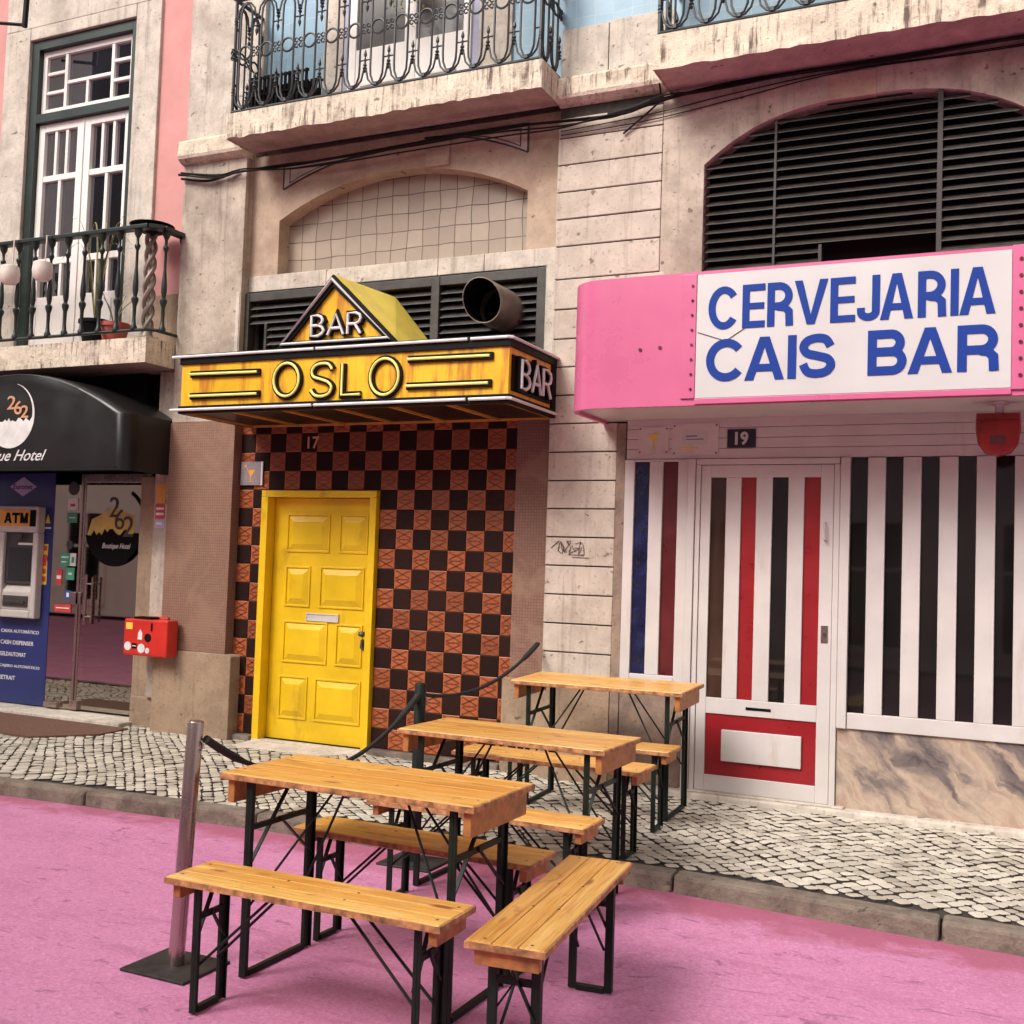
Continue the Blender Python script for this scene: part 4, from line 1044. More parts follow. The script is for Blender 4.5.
def B_l(x, z, wd, h):
    a = h/2
    o = [(x, z), (x+wd*.55, z), (x+wd*.88, z+a*.22), (x+wd, z+a*.5), (x+wd*.85, z+a*.85), (x+wd*.5, z+a*1.02), (x+wd*.78, z+a*1.2), (x+wd*.9, z+a*1.5), (x+wd*.78, z+a*1.84), (x+wd*.5, z+h), (x, z+h)]
    return [(o, True), ([(x, z+a*1.02), (x+wd*.5, z+a*1.02)], False)]
def A_l(x, z, wd, h): return [([(x, z), (x+wd/2, z+h), (x+wd, z)], False), ([(x+wd*.2, z+h*.33), (x+wd*.8, z+h*.33)], False)]
def R_l(x, z, wd, h):
    return [([(x, z), (x, z+h), (x+wd*.6, z+h), (x+wd*.92, z+h*.9), (x+wd, z+h*.74), (x+wd*.9, z+h*.57), (x+wd*.6, z+h*.48), (x, z+h*.48)], False), ([(x+wd*.55, z+h*.48), (x+wd, z)], False)]
fm = lambda a, c, y: (a, SYF+y, c)
osl = [(ell(.925, 2.765, .108, .118), True), (S_(1.225, 2.752, .092, .115), False), ([(1.395, 2.860), (1.395, 2.640), (1.545, 2.640)], False), (ell(1.735, 2.753, .112, .124), True)]
bl_, tb_ = neon(osl, fm, .048, .020, .0095, '')
for (xa, xb, za, zb) in ((.048, .685, 2.845, 2.838), (.052, .69, 2.682, 2.680), (1.91, 2.545, 2.868, 2.864), (1.905, 2.54, 2.687, 2.685)):
    bl_.ribbon([(xa, za-.005), (xb, zb-.005)], .050, -.020, 0, fm); tb_.tube([fm(xa, za-.005, -.025), fm(xb-.02, zb-.005, -.025)], .0095, 8)
bl_.build('channel_letters', 'black', SG, bevel=.003); tb_.build('neon_letters', 'neon_y', SG, smooth=True)
sm = lambda a, c, y: (SX1-y, a, c)
bl_, tb_ = neon(B_l(-.735, 2.662, .13, .185)+A_l(-.565, 2.662, .14, .185)+R_l(-.385, 2.662, .13, .185), sm, .045, .035, .011, '')
bl_.box(SX1, SX1+.012, -.815, -.20, 2.635, 2.87)
bl_.build('channel_letters', 'black', SG); tb_.build('neon_letters', 'neon_w', SG, smooth=True)
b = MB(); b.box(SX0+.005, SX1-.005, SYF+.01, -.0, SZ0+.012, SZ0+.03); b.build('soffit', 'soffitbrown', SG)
b = MB(); nb = 6
for i in range(nb+1):
    xx = SX0+.02+(SX1-SX0-.04)*i/nb; b.box(xx-.013, xx+.013, SYF+.035, -.035, SZ0-.003, SZ0+.012)
b.box(SX0+.007, SX1-.007, SYF+.022, SYF+.035, SZ0-.003, SZ0+.012); b.box(SX0+.007, SX1-.007, -.035, -.01, SZ0-.003, SZ0+.012)
b.build('soffit_frame', 'soffitframe', SG)
# triangular gable
g0, g1, gp = (.80, 3.005), (1.76, 3.005), (1.245, 3.51)
b = MB(); b.prism([g0, g1, gp], -.79, -.775); b.build('gable_panel', 'signyellow', SG)
b = MB(); b.add([(g1[0], -.785, g1[1]), (g1[0]-.03, -.02, g1[1]), (gp[0]+.03, -.02, gp[1]+.02), (gp[0], -.785, gp[1])], [(0, 1, 2, 3)])
b.add([(g0[0], -.785, g0[1]), (g0[0]+.03, -.02, g0[1]), (gp[0]+.03, -.02, gp[1]+.02), (gp[0], -.785, gp[1])], [(0, 1, 2, 3)])
b.build('gable_roof', 'roofyellow', SG)
b = MB()
inn = [(g0[0]+.09, g0[1]+.045), (g1[0]-.09, g1[1]+.045), (gp[0], gp[1]-.10)]
b.ribbon([(g0[0]+.035, g0[1]+.02), (g1[0]-.035, g1[1]+.02), (gp[0], gp[1]-.045)], .062, -.815, -.772, closed=True)
sgn_ = lambda a, c, y: (a, -.79+y, c)
bk, tk = neon(B_l(1.085, 3.075, .105, .145)+A_l(1.225, 3.075, .13, .145)+R_l(1.39, 3.075, .105, .145), sgn_, .040, .028, .0105, '')
b.v, off = b.v+bk.v, len(b.v); b.f += [tuple(i+off for i in f) for f in bk.f]; b.mi += bk.mi
b.build('channel_letters', 'black', SG)
tk.tube([(p[0], -.826, p[1]) for p in ((g0[0]+.03, g0[1]+.025), (g1[0]-.035, g1[1]+.025), (gp[0], gp[1]-.04))], .0145, 8, True)
tk.build('neon_letters', 'neon_w', SG, smooth=True)

# exhaust duct out of the grille
b = MB(); n_ = 24; vs = []
axis0, axis1 = Vector((2.20, .04, 3.365)), Vector((2.175, -.30, 3.372))
for k, (t, tilt) in enumerate(((0, 0), (.5, .0), (1, .10), (1, .10), (.4, 0))):
    c_ = axis0.lerp(axis1, t); rad = .152 if k < 3 else .146
    for j in range(n_):
        a = 2*math.pi*j/n_
        vs.append((c_.x+rad*math.cos(a), c_.y+(-tilt*math.sin(a)*.6-(.03 if k == 2 else .03 if k == 3 else 0)), c_.z+rad*math.sin(a)))
fq = lambda k: [(k*n_+j, k*n_+(j+1) % n_, (k+1)*n_+(j+1) % n_, (k+1)*n_+j) for j in range(n_)]
b.add(vs, fq(0)+fq(1)+fq(2)); b.cur = 1; b.add(vs, fq(3)); b.disc((2.18, 3.368), .146, -.02, -.0, n_)
tag(b.build('exhaust_duct', ['zinc', 'blackmatt'], None, smooth=True), 'round zinc exhaust pipe sticking out of the grille above the yellow sign', 'exhaust pipe')

# pink fascia sign
FZ0, FZ1, FY = 2.495, 3.30, -.85
FS = thing('fascia_sign', 'pink sheet metal fascia with rounded corner and white board reading CERVEJARIA CAIS BAR', 'shop sign', (4.8, -.1, 2.5))
pl = [(3.035, YF)]+[(3.035+.24-.24*math.cos(R(a)), FY+.24-.24*math.sin(R(a))) for a in range(0, 91, 10)]+[(7.4, FY), (7.4, YF)]
def offs(pl, d):
    return [(3.035+d, YF)]+[(3.035+.24-(.24-d)*math.cos(R(a)), FY+.24-(.24-d)*math.sin(R(a))) for a in range(0, 91, 10)]+[(7.4-d, FY+d), (7.4-d, YF)]
ip = offs(pl, .03)
b = MB(); k_ = len(pl)
for (pa, pb) in ((pl, ip),):
    vs = [(x_, y_, FZ0) for x_, y_ in pa]+[(x_, y_, FZ1) for x_, y_ in pa]+[(x_, y_, FZ0) for x_, y_ in pb]+[(x_, y_, FZ1) for x_, y_ in pb]
    fs = []
    for i in range(k_-1):
        fs += [(i, i+1, k_+i+1, k_+i), (2*k_+i, 3*k_+i, 3*k_+i+1, 2*k_+i+1), (i, 2*k_+i, 2*k_+i+1, i+1), (k_+i, k_+i+1, 3*k_+i+1, 3*k_+i)]
    b.add(vs, fs)
top = [(x_, y_, FZ1-.01) for x_, y_ in ip]; b.add(top, [tuple(range(k_))])
b.build('sheet', 'fascia', FS, smooth=True)
b = MB(); b.add([(x_, y_, FZ0+.025) for x_, y_ in ip], [tuple(range(k_))]); b.build('soffit', 'white', FS)
b = MB()
b.box(3.80, 3.888, FY-.012, FY, 2.535, 3.285); b.box(5.612, 5.72, FY-.014, FY, 2.525, 3.30); b.box(3.888, 5.612, FY-.012, FY, 2.50, 2.533)
b.build('flange', 'fascia', FS, bevel=.003)
b = MB()
for i in range(8):
    z_ = 2.59+i*.089; b.disc((3.864, z_), .0085, FY-.017, FY-.012, 10)
    b.disc((5.655, z_+.01), .010, FY-.020, FY-.014, 10)
for q in ((3.54, 2.846), (3.665, 2.853)): b.disc(q, .011, FY-.006, FY, 10)
for i in range(5): b.disc((5.70, 2.6+i*.14), .008, FY-.018, FY-.014, 8)
b.build('rivet', 'darkred', FS)
b = MB(); b.box(3.890, 5.610, FY-.009, FY-.001, 2.535, 3.278); b.build('board', 'signwhite', FS, bevel=.002)
b = MB()
for ch, a, c in zip('CERVEJARIA', (3.962, 4.165, 4.311, 4.466, 4.668, 4.815, 4.939, 5.137, 5.305, 5.350), (4.148, 4.297, 4.460, 4.654, 4.805, 4.937, 5.114, 5.284, 5.346, 5.531)):
    bold(b, ch, a, c, 2.940, 3.196, .042, FY-.009)
for ch, a, c in zip('CAISBAR', (3.955, 4.186, 4.435, 4.498, 4.877, 5.090, 5.343), (4.194, 4.415, 4.483, 4.701, 5.083, 5.318, 5.550)):
    bold(b, ch, a, c, 2.630, 2.882, .048, FY-.009)
b.build('lettering', 'signblue', FS)
b = MB(); b.tube([(3.90, FY-.012, 2.93), (4.07, FY-.012, 2.87), (4.19, FY-.012, 2.945)], .0022, 5); b.build('crack', 'atmdark', FS)

# striped timber shopfront
SF = thing('shopfront', 'white painted timber shopfront with red, blue and dark vertical stripes and a door numbered 19', 'shopfront', (4.6, -.1, 0))
YS = YF
b = MB()
z = 2.252
while z < 2.50:
    b.box(3.21, 7.4, YS-.006, YS+.02, z+.0015, min(2.52, z+.0665)); z += .068
b.build('header_boards', 'white', SF, bevel=.002)
b = MB()
b.box(3.205, 3.274, YS-.018, YS+.03, .70, 2.25); b.box(3.38, 3.474, YS-.018, YS+.03, .812, 2.235); b.box(3.578, 3.648, YS-.018, YS+.03, .70, 2.25)
b.box(3.274, 3.578, YS-.017, YS+.03, .70, .812); b.box(3.274, 3.578, YS-.017, YS+.03, 2.235, 2.251)
b.box(3.650, 3.700, YS-.035, YS+.04, .06, 2.25); b.box(3.703, 3.735, YS-.022, YS+.04, .06, 2.21)
b.box(4.592, 4.629, YS-.022, YS+.04, .06, 2.21); b.box(4.632, 4.690, YS-.035, YS+.04, .572, 2.25)
b.box(3.703, 4.625, YS-.020, YS+.04, 2.212, 2.25)
b.build('frame', 'white', SF, bevel=.004)
b = MB()
xw = 4.693; b.box(4.692, 7.4, YS-.022, YS+.03, .572, .670)
pitch = .2075
for k in range(13):
    xa = 4.793+k*pitch; b.box(xa, xa+.1055, YS-.020, YS+.03, .6705, 2.249)
b.build('window_slats', 'white', SF, bevel=.004)
for k in range(13):
    xa = 4.694+k*pitch
    b = MB(); b.box(xa, xa+.0985, YS+.0, YS+.015, .67, 2.25); b.build('window_strip', 'darkglass', SF)
b = MB(); b.box(3.276, 3.379, YS, YS+.02, .811, 2.236); b.cur = 1
random.seed(6)
for z_ in (.90, 1.05, 1.20, 1.40, 1.55, 1.78, 2.02): b.disc((3.325+random.uniform(-.015, .02), z_), .016, YS-.003, YS, 8)
b.build('side_strip', ['bluepanel', 'navy'], SF)
b = MB(); b.box(3.475, 3.577, YS, YS+.02, .811, 2.236); b.build('side_strip', 'darkred', SF)
# the door
b = MB(); yD = YS-.012
b.box(3.738, 3.802, yD, YS+.03, .095, 2.208); b.box(4.508, 4.589, yD, YS+.03, .095, 2.208)
b.box(3.802, 4.508, yD, YS+.03, 2.128, 2.208); b.box(3.802, 4.508, yD, YS+.03, .592, .694); b.box(3.802, 4.508, yD, YS+.03, .095, .198)
ys_ = [(3.804, 3.904), (4.003, 4.101), (4.205, 4.306), (4.406, 4.507)]
for (a, c), (d, e) in zip(ys_, ys_[1:]): b.box(c, d, yD+.001, YS+.03, .694, 2.128)
sd_ = b.build('door', 'white', SF, bevel=.003)
for (a, c), mt in zip(ys_, ('brownglass', 'red', 'darkglass', 'red')):
    b = MB(); b.box(a-.002, c+.002, YS+.004, YS+.02, .692, 2.13); b.build('door_strip', mt, sd_)
b = MB(); b.box(3.802, 4.508, YS-.002, YS+.02, .198, .592); b.build('lower_panel', 'red', sd_)
b = MB(); b.box(3.912, 4.42, YS-.022, YS-.002, .294, .495); b.build('raised_panel', 'white', sd_, bevel=.004)
b = MB(); b.box(4.065, 4.225, yD-.003, yD, .632, .650); b.build('letter_slot', 'black', sd_)
b = MB(); b.box(4.527, 4.568, yD-.006, yD, 1.09, 1.195); b.cur = 1; b.disc((4.548, 1.14), .012, yD-.012, yD-.006, 10); b.build('lock', ['steel', 'atmdark'], sd_)
b = MB(); b.tube([(4.54, yD, 1.73), (4.54, yD-.035, 1.735), (4.54, yD-.035, 1.835), (4.54, yD, 1.84)], .007, 8); b.build('handle', 'atmgrey', sd_, smooth=True)
b = MB(); b.box(3.64, 4.69, YS-.06, YS+.03, .084, .094); b.build('threshold', 'stone_pale', SF, bevel=.01)
b = MB(); b.box(4.632, 7.4, YS-.004, YS+.03, .05, .570); b.build('marble_base', 'marble', SF, bevel=.002)
b = MB(); b.box(3.205, 3.648, YS-.003, YS+.03, .05, .698); b.box(3.140, 3.203, YS-.012, YS+.03, .05, 2.50); b.build('marble_trim', 'marble_dull', SF, bevel=.003)

# plates
b = MB(); b.box(3.903, 4.090, YS-.014, YS-.006, 2.322, 2.443); b.cur = 1; b.text('19', 3.955, 4.042, 2.338, 2.426, YS-.014, .002, bold=.035)
tag(b.build('number_plate', ['navy', 'signwhite'], None), 'small dark plate with white number 19 above the striped door', 'number plate')
def cock(b, cx, z0, z1, y):
    h = z1-z0; wd = h*.42
    b.prism([(cx-wd, z1), (cx-.004, z0+h*.45), (cx+.004, z0+h*.45), (cx+wd, z1)], y-.002, y)
    b.box(cx-.004, cx+.004, y-.002, y, z0, z0+h*.46); b.box(cx-wd*.5, cx+wd*.5, y-.002, y, z0, z0+h*.05)
b = MB(); b.box(3.292, 3.505, YS-.014, YS-.008, 2.285, 2.470); b.cur = 1; cock(b, 3.40, 2.325, 2.42, YS-.014); b.cur = 2
for q in ((3.305, 2.30), (3.492, 2.30), (3.305, 2.457), (3.492, 2.457)): b.disc(q, .006, YS-.018, YS-.014, 8)
tag(b.build('cocktail_plate', ['white', 'sticker_y', 'bolt'], None), 'clear plate with yellow cocktail glass on the white boards beside number 19', 'sign plate')
b = MB(); b.box(3.530, 3.845, YS-.012, YS-.008, 2.275, 2.488); b.cur = 1; b.box(3.60, 3.77, YS-.014, YS-.012, 2.345, 2.44); b.cur = 3
b.box(3.625, 3.70, YS-.0155, YS-.014, 2.40, 2.406); b.box(3.625, 3.745, YS-.0155, YS-.014, 2.38, 2.384); b.cur = 2; b.box(3.60, 3.71, YS-.0155, YS-.014, 2.318, 2.328)
b.cur = 4
for q in ((3.545, 2.29), (3.83, 2.29), (3.545, 2.473), (3.83, 2.473)): b.disc(q, .006, YS-.016, YS-.012, 8)
tag(b.build('notice_plate', ['white', 'signwhite', 'sticker_y', 'atmdark', 'bolt'], None), 'white notice plate with a printed card between the cocktail plate and number 19', 'sign plate')
b = MB(); b.box(-.125, .095, -.022, -.012, 2.085, 2.275); b.cur = 1; cock(b, -.02, 2.11, 2.21, -.022)
b.ribbon([(-.075, 2.235), (-.04, 2.20)], .006, -.024, -.022)
b.disc((-.075, 2.24), .012, -.024, -.022, 10); b.cur = 2; b.box(.078, .095, -.024, -.022, 2.085, 2.275)
tag(b.build('cocktail_plate', ['plate', 'orange', 'sticker_w'], None), 'grey perspex plate with orange cocktail glass on the checkered tiles by the yellow door', 'sign plate')
b = MB(); b.text('17', .515, .622, 2.375, 2.470, -.010, .006, bold=.01)
tag(b.build('house_number', 'gold', None), 'brass digits 17 on the dark tile above the yellow door', 'house number')

# red wall lamp under the fascia
LP = thing('wall_lamp', 'red rounded lamp shade on a white socket hanging under the pink fascia', 'lamp', (5.54, -.45, 2.34))
b = MB(); prf_ = [(-.114, 2.455), (.114, 2.455), (.118, 2.36), (.105, 2.28), (.065, 2.225), (0, 2.21), (-.065, 2.225), (-.105, 2.28), (-.118, 2.36)]
prf_ = prf_[::-1]
def sc_(k): return [(5.54+x_*k, 2.33+(z_-2.33)*k) for x_, z_ in prf_]
vs = []; ks = [(.80, -.515), (.93, -.508), (1, -.49), (1, -.43), (.93, -.41)]
for k, y_ in ks: vs += [(x_, y_, z_) for x_, z_ in sc_(k)]
n9 = len(prf_)
b.add(vs, [tuple(range(n9)), tuple(range(5*n9-1, 4*n9-1, -1))]+[(i*n9+j, (i+1)*n9+j, (i+1)*n9+(j+1) % n9, i*n9+(j+1) % n9) for i in range(4) for j in range(n9)])
b.build('shade', 'lampred', LP, smooth=True)
b = MB(); b.ribbon([(5.50, 2.30), (5.58, 2.30)], .05, -.519, -.514); b.box(5.428, 5.652, -.517, -.505, 2.408, 2.414); b.build('lens', 'darkred', LP)
b = MB(); b.lathe([(.018, -.07), (.024, -.05), (.024, -.02), (.05, -.012), (.05, 0)], (5.545, -.46, 2.518), 14); b.build('socket', 'signwhite', LP, smooth=True)

# red box on the jamb
RB = thing('red_box', 'small red metal box with stickers fixed to the stone beside the hotel door', 'box', (-.83, -.2, .82))
b = MB(); b.box(-1.06, -.60, -.26, -.129, .668, .966); b.box(-.93, -.72, -.131, -.01, .65, .985); b.build('housing', 'redbox', RB, bevel=.012)
b = MB(); b.box(-.975, -.80, -.24, -.14, .968, .985); b.disc((-.80, .82), .034, -.2645, -.26, 18); b.box(-.77, -.755, -.2645, -.26, .875, .94); b.build('coin_slot', 'blackmatt', RB)
b = MB(); b.box(-1.035, -.965, -.2625, -.26, .88, .935); b.cur = 1; b.box(-.905, -.86, -.2625, -.26, .80, .85); b.prism([(-.905, .85), (-.86, .85), (-.882, .885)], -.2625, -.26)
b.disc((-1.01, .742), .036, -.2625, -.26, 18); b.disc((-.865, .73), .040, -.2625, -.26, 8); b.disc((-.80, .715), .024, -.2625, -.26, 7); b.cur = 2; b.box(-.965, -.915, -.2625, -.26, .725, .768); b.cur = 1; b.box(-.96, -.92, -.264, -.2625, .743, .75)
b.build('sticker', ['sticker_y', 'sticker_w', 'blackmatt'], RB)

# cables along the facade
cz_ = [(-.80, 4.695), (-.417, 4.640), (-.111, 4.655), (.30, 4.652), (.715, 4.648), (1.521, 4.672), (2.188, 4.672), (2.659, 4.675), (3.0, 4.652), (3.2, 4.66), (3.408, 4.722), (3.808, 4.737), (4.331, 4.752), (4.944, 4.748), (5.644, 4.755), (7.5, 4.76)]
b = MB(); random.seed(8)
for k in range(4):
    pts = [(x_, -.135-.012*k+random.uniform(-.006, .006), z_+random.uniform(-.02, .012)-(.018*k if .2 < x_ < 3 else .004*k)) for x_, z_ in cz_]
    b.tube(smoothline(pts, 6), .006 if k else .010, 6)
b.tube(smoothline([(-.80, -.13, 4.66), (-.5, -.13, 4.61), (-.2, -.12, 4.66)], 8), .010, 6)
b.tube(smoothline([(3.02, -.15, 4.65), (3.2, -.16, 4.668), (3.33, -.16, 4.70)], 6), .020, 8)
b.tube(smoothline([(3.40, -.2, 4.80), (3.39, -.14, 4.72), (3.33, -.13, 4.66), (3.12, -.115, 4.52)], 6), .007, 6)
tag(b.build('cable_bundle', 'cable', None, smooth=True), 'bundle of black cables running along the stone facade below the balconies', 'cables')
b = MB()
for k, (z0, z1, zz1) in enumerate(((4.60, 4.66, 4.745), (4.57, 4.62, 4.735))):
    b.tube(smoothline([(2.65, -.112, z0), (3.3, -.112, z1-.03), (3.9, -.112, z1+.03), (4.6, -.113, zz1-.012), (5.6, -.115, zz1-.02), (7.4, -.115, zz1)], 6), .004, 5)
tag(b.build('thin_cable', 'cable', None), 'thin cables crossing the stone arch above the dark louvres', 'cables')

# things on the balconies
BO = thing('plant_stand', 'twisted dark stand carrying a wide black bowl behind the green balcony railing', 'plant stand', (-.99, -.24, 3.262))
b = MB()
for k in range(3):
    b.tube([(-.99+.036*math.cos(t*.5+k*2.094), -.24+.036*math.sin(t*.5+k*2.094), 3.34+t*.032) for t in range(27)], .019, 6)
b.lathe([(.09, 0), (.10, .02), (.05, .05), (.04, .09)], (-.99, -.24, 3.262), 14); b.build('stem', 'zinc', BO, smooth=True)
b = MB(); b.lathe([(.04, 0), (.10, .02), (.17, .055), (.185, .075), (.17, .08), (.02, .05)], (-.99, -.24, 4.17), 20); b.build('bowl', 'black', BO, smooth=True)
for (x_, lb) in ((-2.36, 'cream ceramic cup hung at the far left of the green balcony railing'), (-1.97, 'cream ceramic cup hung on the green railing nearest the hotel window middle')):
    P_ = thing('hanging_cup', lb, 'pot', (x_, yB-.05, 3.80), 'cream cups on the green railing')
    b = MB(); b.lathe([(.05, 0), (.078, .03), (.085, .09), (.074, .155), (.066, .16), (.07, .09)], (x_, yB-.045, 3.80), 18); b.build('cup', 'cream', P_, smooth=True)
    b = MB(); b.tube([(x_, yB-.02, 3.93), (x_, yB-.015, zr+.03), (x_, yB+.05, zr+.034), (x_, yB+.08, zr-.02)], .006, 6); b.build('hook', 'cream', P_)
PT = thing('potted_plant', 'small terracotta pot with a few bare stems on the balcony floor', 'potted plant', (-1.345, -.25, 3.262))
b = MB(); b.lathe([(.085, 0), (.12, .14), (.13, .14), (.13, .175), (.115, .175), (.10, .13)], (-1.345, -.25, 3.262), 18); b.build('pot', 'terracotta', PT, smooth=True)
b = MB(); random.seed(13)
for k in range(5):
    a = random.uniform(0, 6.28); b.tube(smoothline([(-1.345, -.25, 3.40), (-1.345+.05*math.cos(a), -.25+.05*math.sin(a), 3.55), (-1.345+.15*math.cos(a), -.25+.12*math.sin(a), 3.62+random.uniform(0, .12))], 5), .0035, 5)
b.build('stems', 'leaf', PT)
PL = thing('long_leaf_plant', 'plant with long arching dry leaves in front of the white balcony window', 'plant', (-1.70, -.12, 3.262))
b = MB(); b.lathe([(.09, 0), (.13, .22), (.14, .22), (.14, .25), (.11, .25)], (-1.70, -.12, 3.262), 16); b.build('pot', 'black', PL, smooth=True)
b = MB(); random.seed(17)
for k in range(9):
    a = random.uniform(0, 6.28); h_ = random.uniform(.6, 1.05); sp = random.uniform(.14, .30)
    pts = smoothline([(-1.70, -.12, 3.48), (-1.70+sp*.4*math.cos(a), -.12+sp*.3*math.sin(a), 3.48+h_*.7), (-1.70+sp*.9*math.cos(a), -.12+sp*.5*math.sin(a), 3.48+h_), (-1.70+sp*1.6*math.cos(a), -.12+sp*.7*math.sin(a), 3.48+h_*.82)], 5)
    for i in range(len(pts)-1):
        wd_ = .011*(1-i/len(pts))+.002; q = Vector((math.sin(a), -math.cos(a)*.6, 0))*wd_
        b.add([pts[i]-q, pts[i]+q, pts[i+1]+q, pts[i+1]-q], [(0, 1, 2, 3)])
b.build('leaves', 'leaf', PL)
HP = thing('hanging_plant', 'yellow green trailing plant hanging in front of the balcony door pane', 'plant', (1.36, -.2, 5.75))
b = MB(); b.lathe([(.05, 0), (.09, .10), (.095, .10), (.08, .02)], (1.42, -.25, 5.80), 14); b.tube([(1.42, -.25, 5.9), (1.42, -.25, 7.2)], .004, 5); b.build('pot', 'black', HP, smooth=True)
b = MB(); random.seed(19)
for k in range(150):
    p = Vector((1.42+random.gauss(0, .085), -.25+random.gauss(0, .05), 5.86-abs(random.gauss(0, .15))+.05)); a = random.uniform(0, 6.28)
    d1 = Vector((math.cos(a), math.sin(a)*.5, random.uniform(-.9, .2)))*.028; d2 = Vector((-math.sin(a), math.cos(a), random.uniform(-.4, .4)))*.011
    b.add([p, p+d1*.5+d2, p+d1, p+d1*.5-d2], [(0, 1, 2, 3)])
b.build('leaves', 'leafyg', HP)
b = MB(); random.seed(23)
for i in range(14): xx = .06+i*.04; b.box(xx, xx+.022, -.345, -.335, 5.0, 5.30); b.box(xx, xx+.022, -.165, -.155, 5.0, 5.30)
for zz_ in (5.02, 5.14, 5.27): b.box(.04, .62, -.352, -.345, zz_, zz_+.02); b.box(.04, .62, -.155, -.148, zz_, zz_+.02)
b.box(.06, .60, -.33, -.17, 4.99, 5.20)
tag(b.build('slatted_crate', 'blackmatt', None), 'black slatted crate on the floor of the iron balcony, left end', 'crate')
b = MB(); b.tube([(-2.50, -.0, 6.75), (-2.50, -.33, 6.75), (-2.52, -.33, 6.18)], .025, 8); b.tube([(-2.95, -.33, 6.30), (-2.52, -.33, 6.20)], .016, 8)
tag(b.build('iron_bracket', 'black', None, smooth=True), 'black iron bracket at the top left corner above the white window', 'bracket')

# door mat
b = MB(); b.add([(-2.75, -.80, .048), (-1.40, -.87, .042), (-1.02, -.50, .052), (-1.02, -.20, .062), (-2.75, -.16, .062)]+[(-2.75, -.80, .03), (-1.40, -.87, .024), (-1.02, -.50, .034), (-1.02, -.20, .044), (-2.75, -.16, .044)],
      [(0, 1, 2, 3, 4), (9, 8, 7, 6, 5)]+[(i, 5+i, 5+(i+1) % 5, (i+1) % 5) for i in range(5)])
tag(b.build('door_mat', 'mat', None), 'brown coir door mat lying on the cobbles before the hotel step', 'door mat')

# ================================================================== FURNITURE
def trestle(kind, L, Wd, H, nb, label, group):
    """folding beer-garden table or bench: plank top, end battens, two folding steel end frames"""
    root = thing(kind, label, 'table' if kind == 'beer_table' else 'bench', (0, 0, 0), group)
    tk = .028; zt = H
    b = MB(); pw = Wd/nb; random.seed(len(label)+nb)
    for i in range(nb):
        y0, y1 = -Wd/2+i*pw+.0007, -Wd/2+(i+1)*pw-.0007
        e0, e1 = random.uniform(-.003, .003), random.uniform(-.003, .003)
        b.cur = 0; b.box(-L/2+e0, L/2+e1, y0, y1, zt-tk, zt)
        b.cur = 1
    top = b.build('tabletop' if kind == 'beer_table' else 'seat', 'wood', root, bevel=.005)
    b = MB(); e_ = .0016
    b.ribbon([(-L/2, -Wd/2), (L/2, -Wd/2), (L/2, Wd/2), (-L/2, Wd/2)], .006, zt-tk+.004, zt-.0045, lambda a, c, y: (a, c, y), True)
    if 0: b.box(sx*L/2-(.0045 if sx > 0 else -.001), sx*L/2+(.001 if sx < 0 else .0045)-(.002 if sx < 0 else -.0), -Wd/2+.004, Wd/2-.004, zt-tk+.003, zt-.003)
    b.build('shaded_edge_rim', 'wood_edge', top)  # rim strip round all four sides, carrying wear and painted shade
    bh = .088 if kind == 'beer_table' else .048
    for sx in (-1, 1):
        b = MB(); xo = sx*(L/2-.035); b.box(xo-.016, xo+.016, -Wd/2+.022, Wd/2-.022, zt-tk-bh, zt-tk-.0005); b.build('batten', 'wood_batten', root, bevel=.003)
    lx = L/2-.105; ly = Wd/2-.055; lw, lt = (.036, .018) if kind == 'beer_table' else (.030, .016)
    zu = zt-tk-.001
    for sx in (-1, 1):
        xo = sx*lx
        for sy in (-1, 1):
            b = MB()
            b.box(xo-lt/2, xo+lt/2, sy*ly-lw/2, sy*ly+lw/2, .004, zu)
            yb0, yb1 = (sy*ly-lw/2, sy*ly-lw/2+.004)
            b.box(xo+lt/2, xo+lt/2+.012, sy*(ly+lw/2-.002)-.002, sy*(ly+lw/2-.002)+.002, .004, zu)
            b.build('leg', 'greenmetal', root, bevel=.002)
        b = MB(); b.box(xo-.010, xo+.012, -ly+lw/2, ly-lw/2, 0, .022); b.build('foot_bar', 'greenmetal', root, bevel=.002)
        b = MB(); zb = zu-H*.235
        b.box(xo-.006, xo+.008, -ly+lw/2, ly-lw/2, zb-.010, zb+.010)
        b.bar((xo-.010, -ly, zb-H*.22), (xo-.010, ly*.55, zu-.004), .006, .016, (1, 0, 0))
        b.bar((xo+.011, ly, zb-H*.22), (xo+.011, -ly*.1, zb+.01), .006, .013, (1, 0, 0))
        b.build('brace', 'greenmetal', root)
        for sy in (-1, 1):
            b = MB(); b.tube([(xo, sy*(ly-.02), H*.34), (sx*(lx-.30), sy*.035, zu-.004)], .0055, 6); b.build('strut', 'greenmetal', root, smooth=True)
    b = MB()
    for sx in (-1, 1):
        for yy in (-.3*Wd, .3*Wd): b.lathe([(.0055, 0), (.0055, .0008), (.002, .001)], (sx*(L/2-.035), yy, zt-.0002), 8)
        for yy in (-.18*Wd, .18*Wd): b.lathe([(.005, 0), (.005, .0008), (.002, .001)], (sx*(lx-.30), yy, zt-.0002), 8)
    b.build('bolt', 'bolt', root)
    return root
def dup(src, label):
    r_ = src.copy(); COL.objects.link(r_); r_['label'] = label
    for ch in src.children:
        c = ch.copy(); COL.objects.link(c); c.parent = r_
        for g in ch.children:
            d = g.copy(); COL.objects.link(d); d.parent = c
    return r_
def put(o, x, y, z, rz=0, tx=0):
    o.location = (x, y, z); o.rotation_euler = (tx, 0, rz)
GT, GB = 'short folding beer tables set out in a row', 'short folding beer benches around the tables'
t1 = trestle('beer_table', 1.1, .50, .77, 4, 'nearest pine beer table, standing on the pink road', GT)
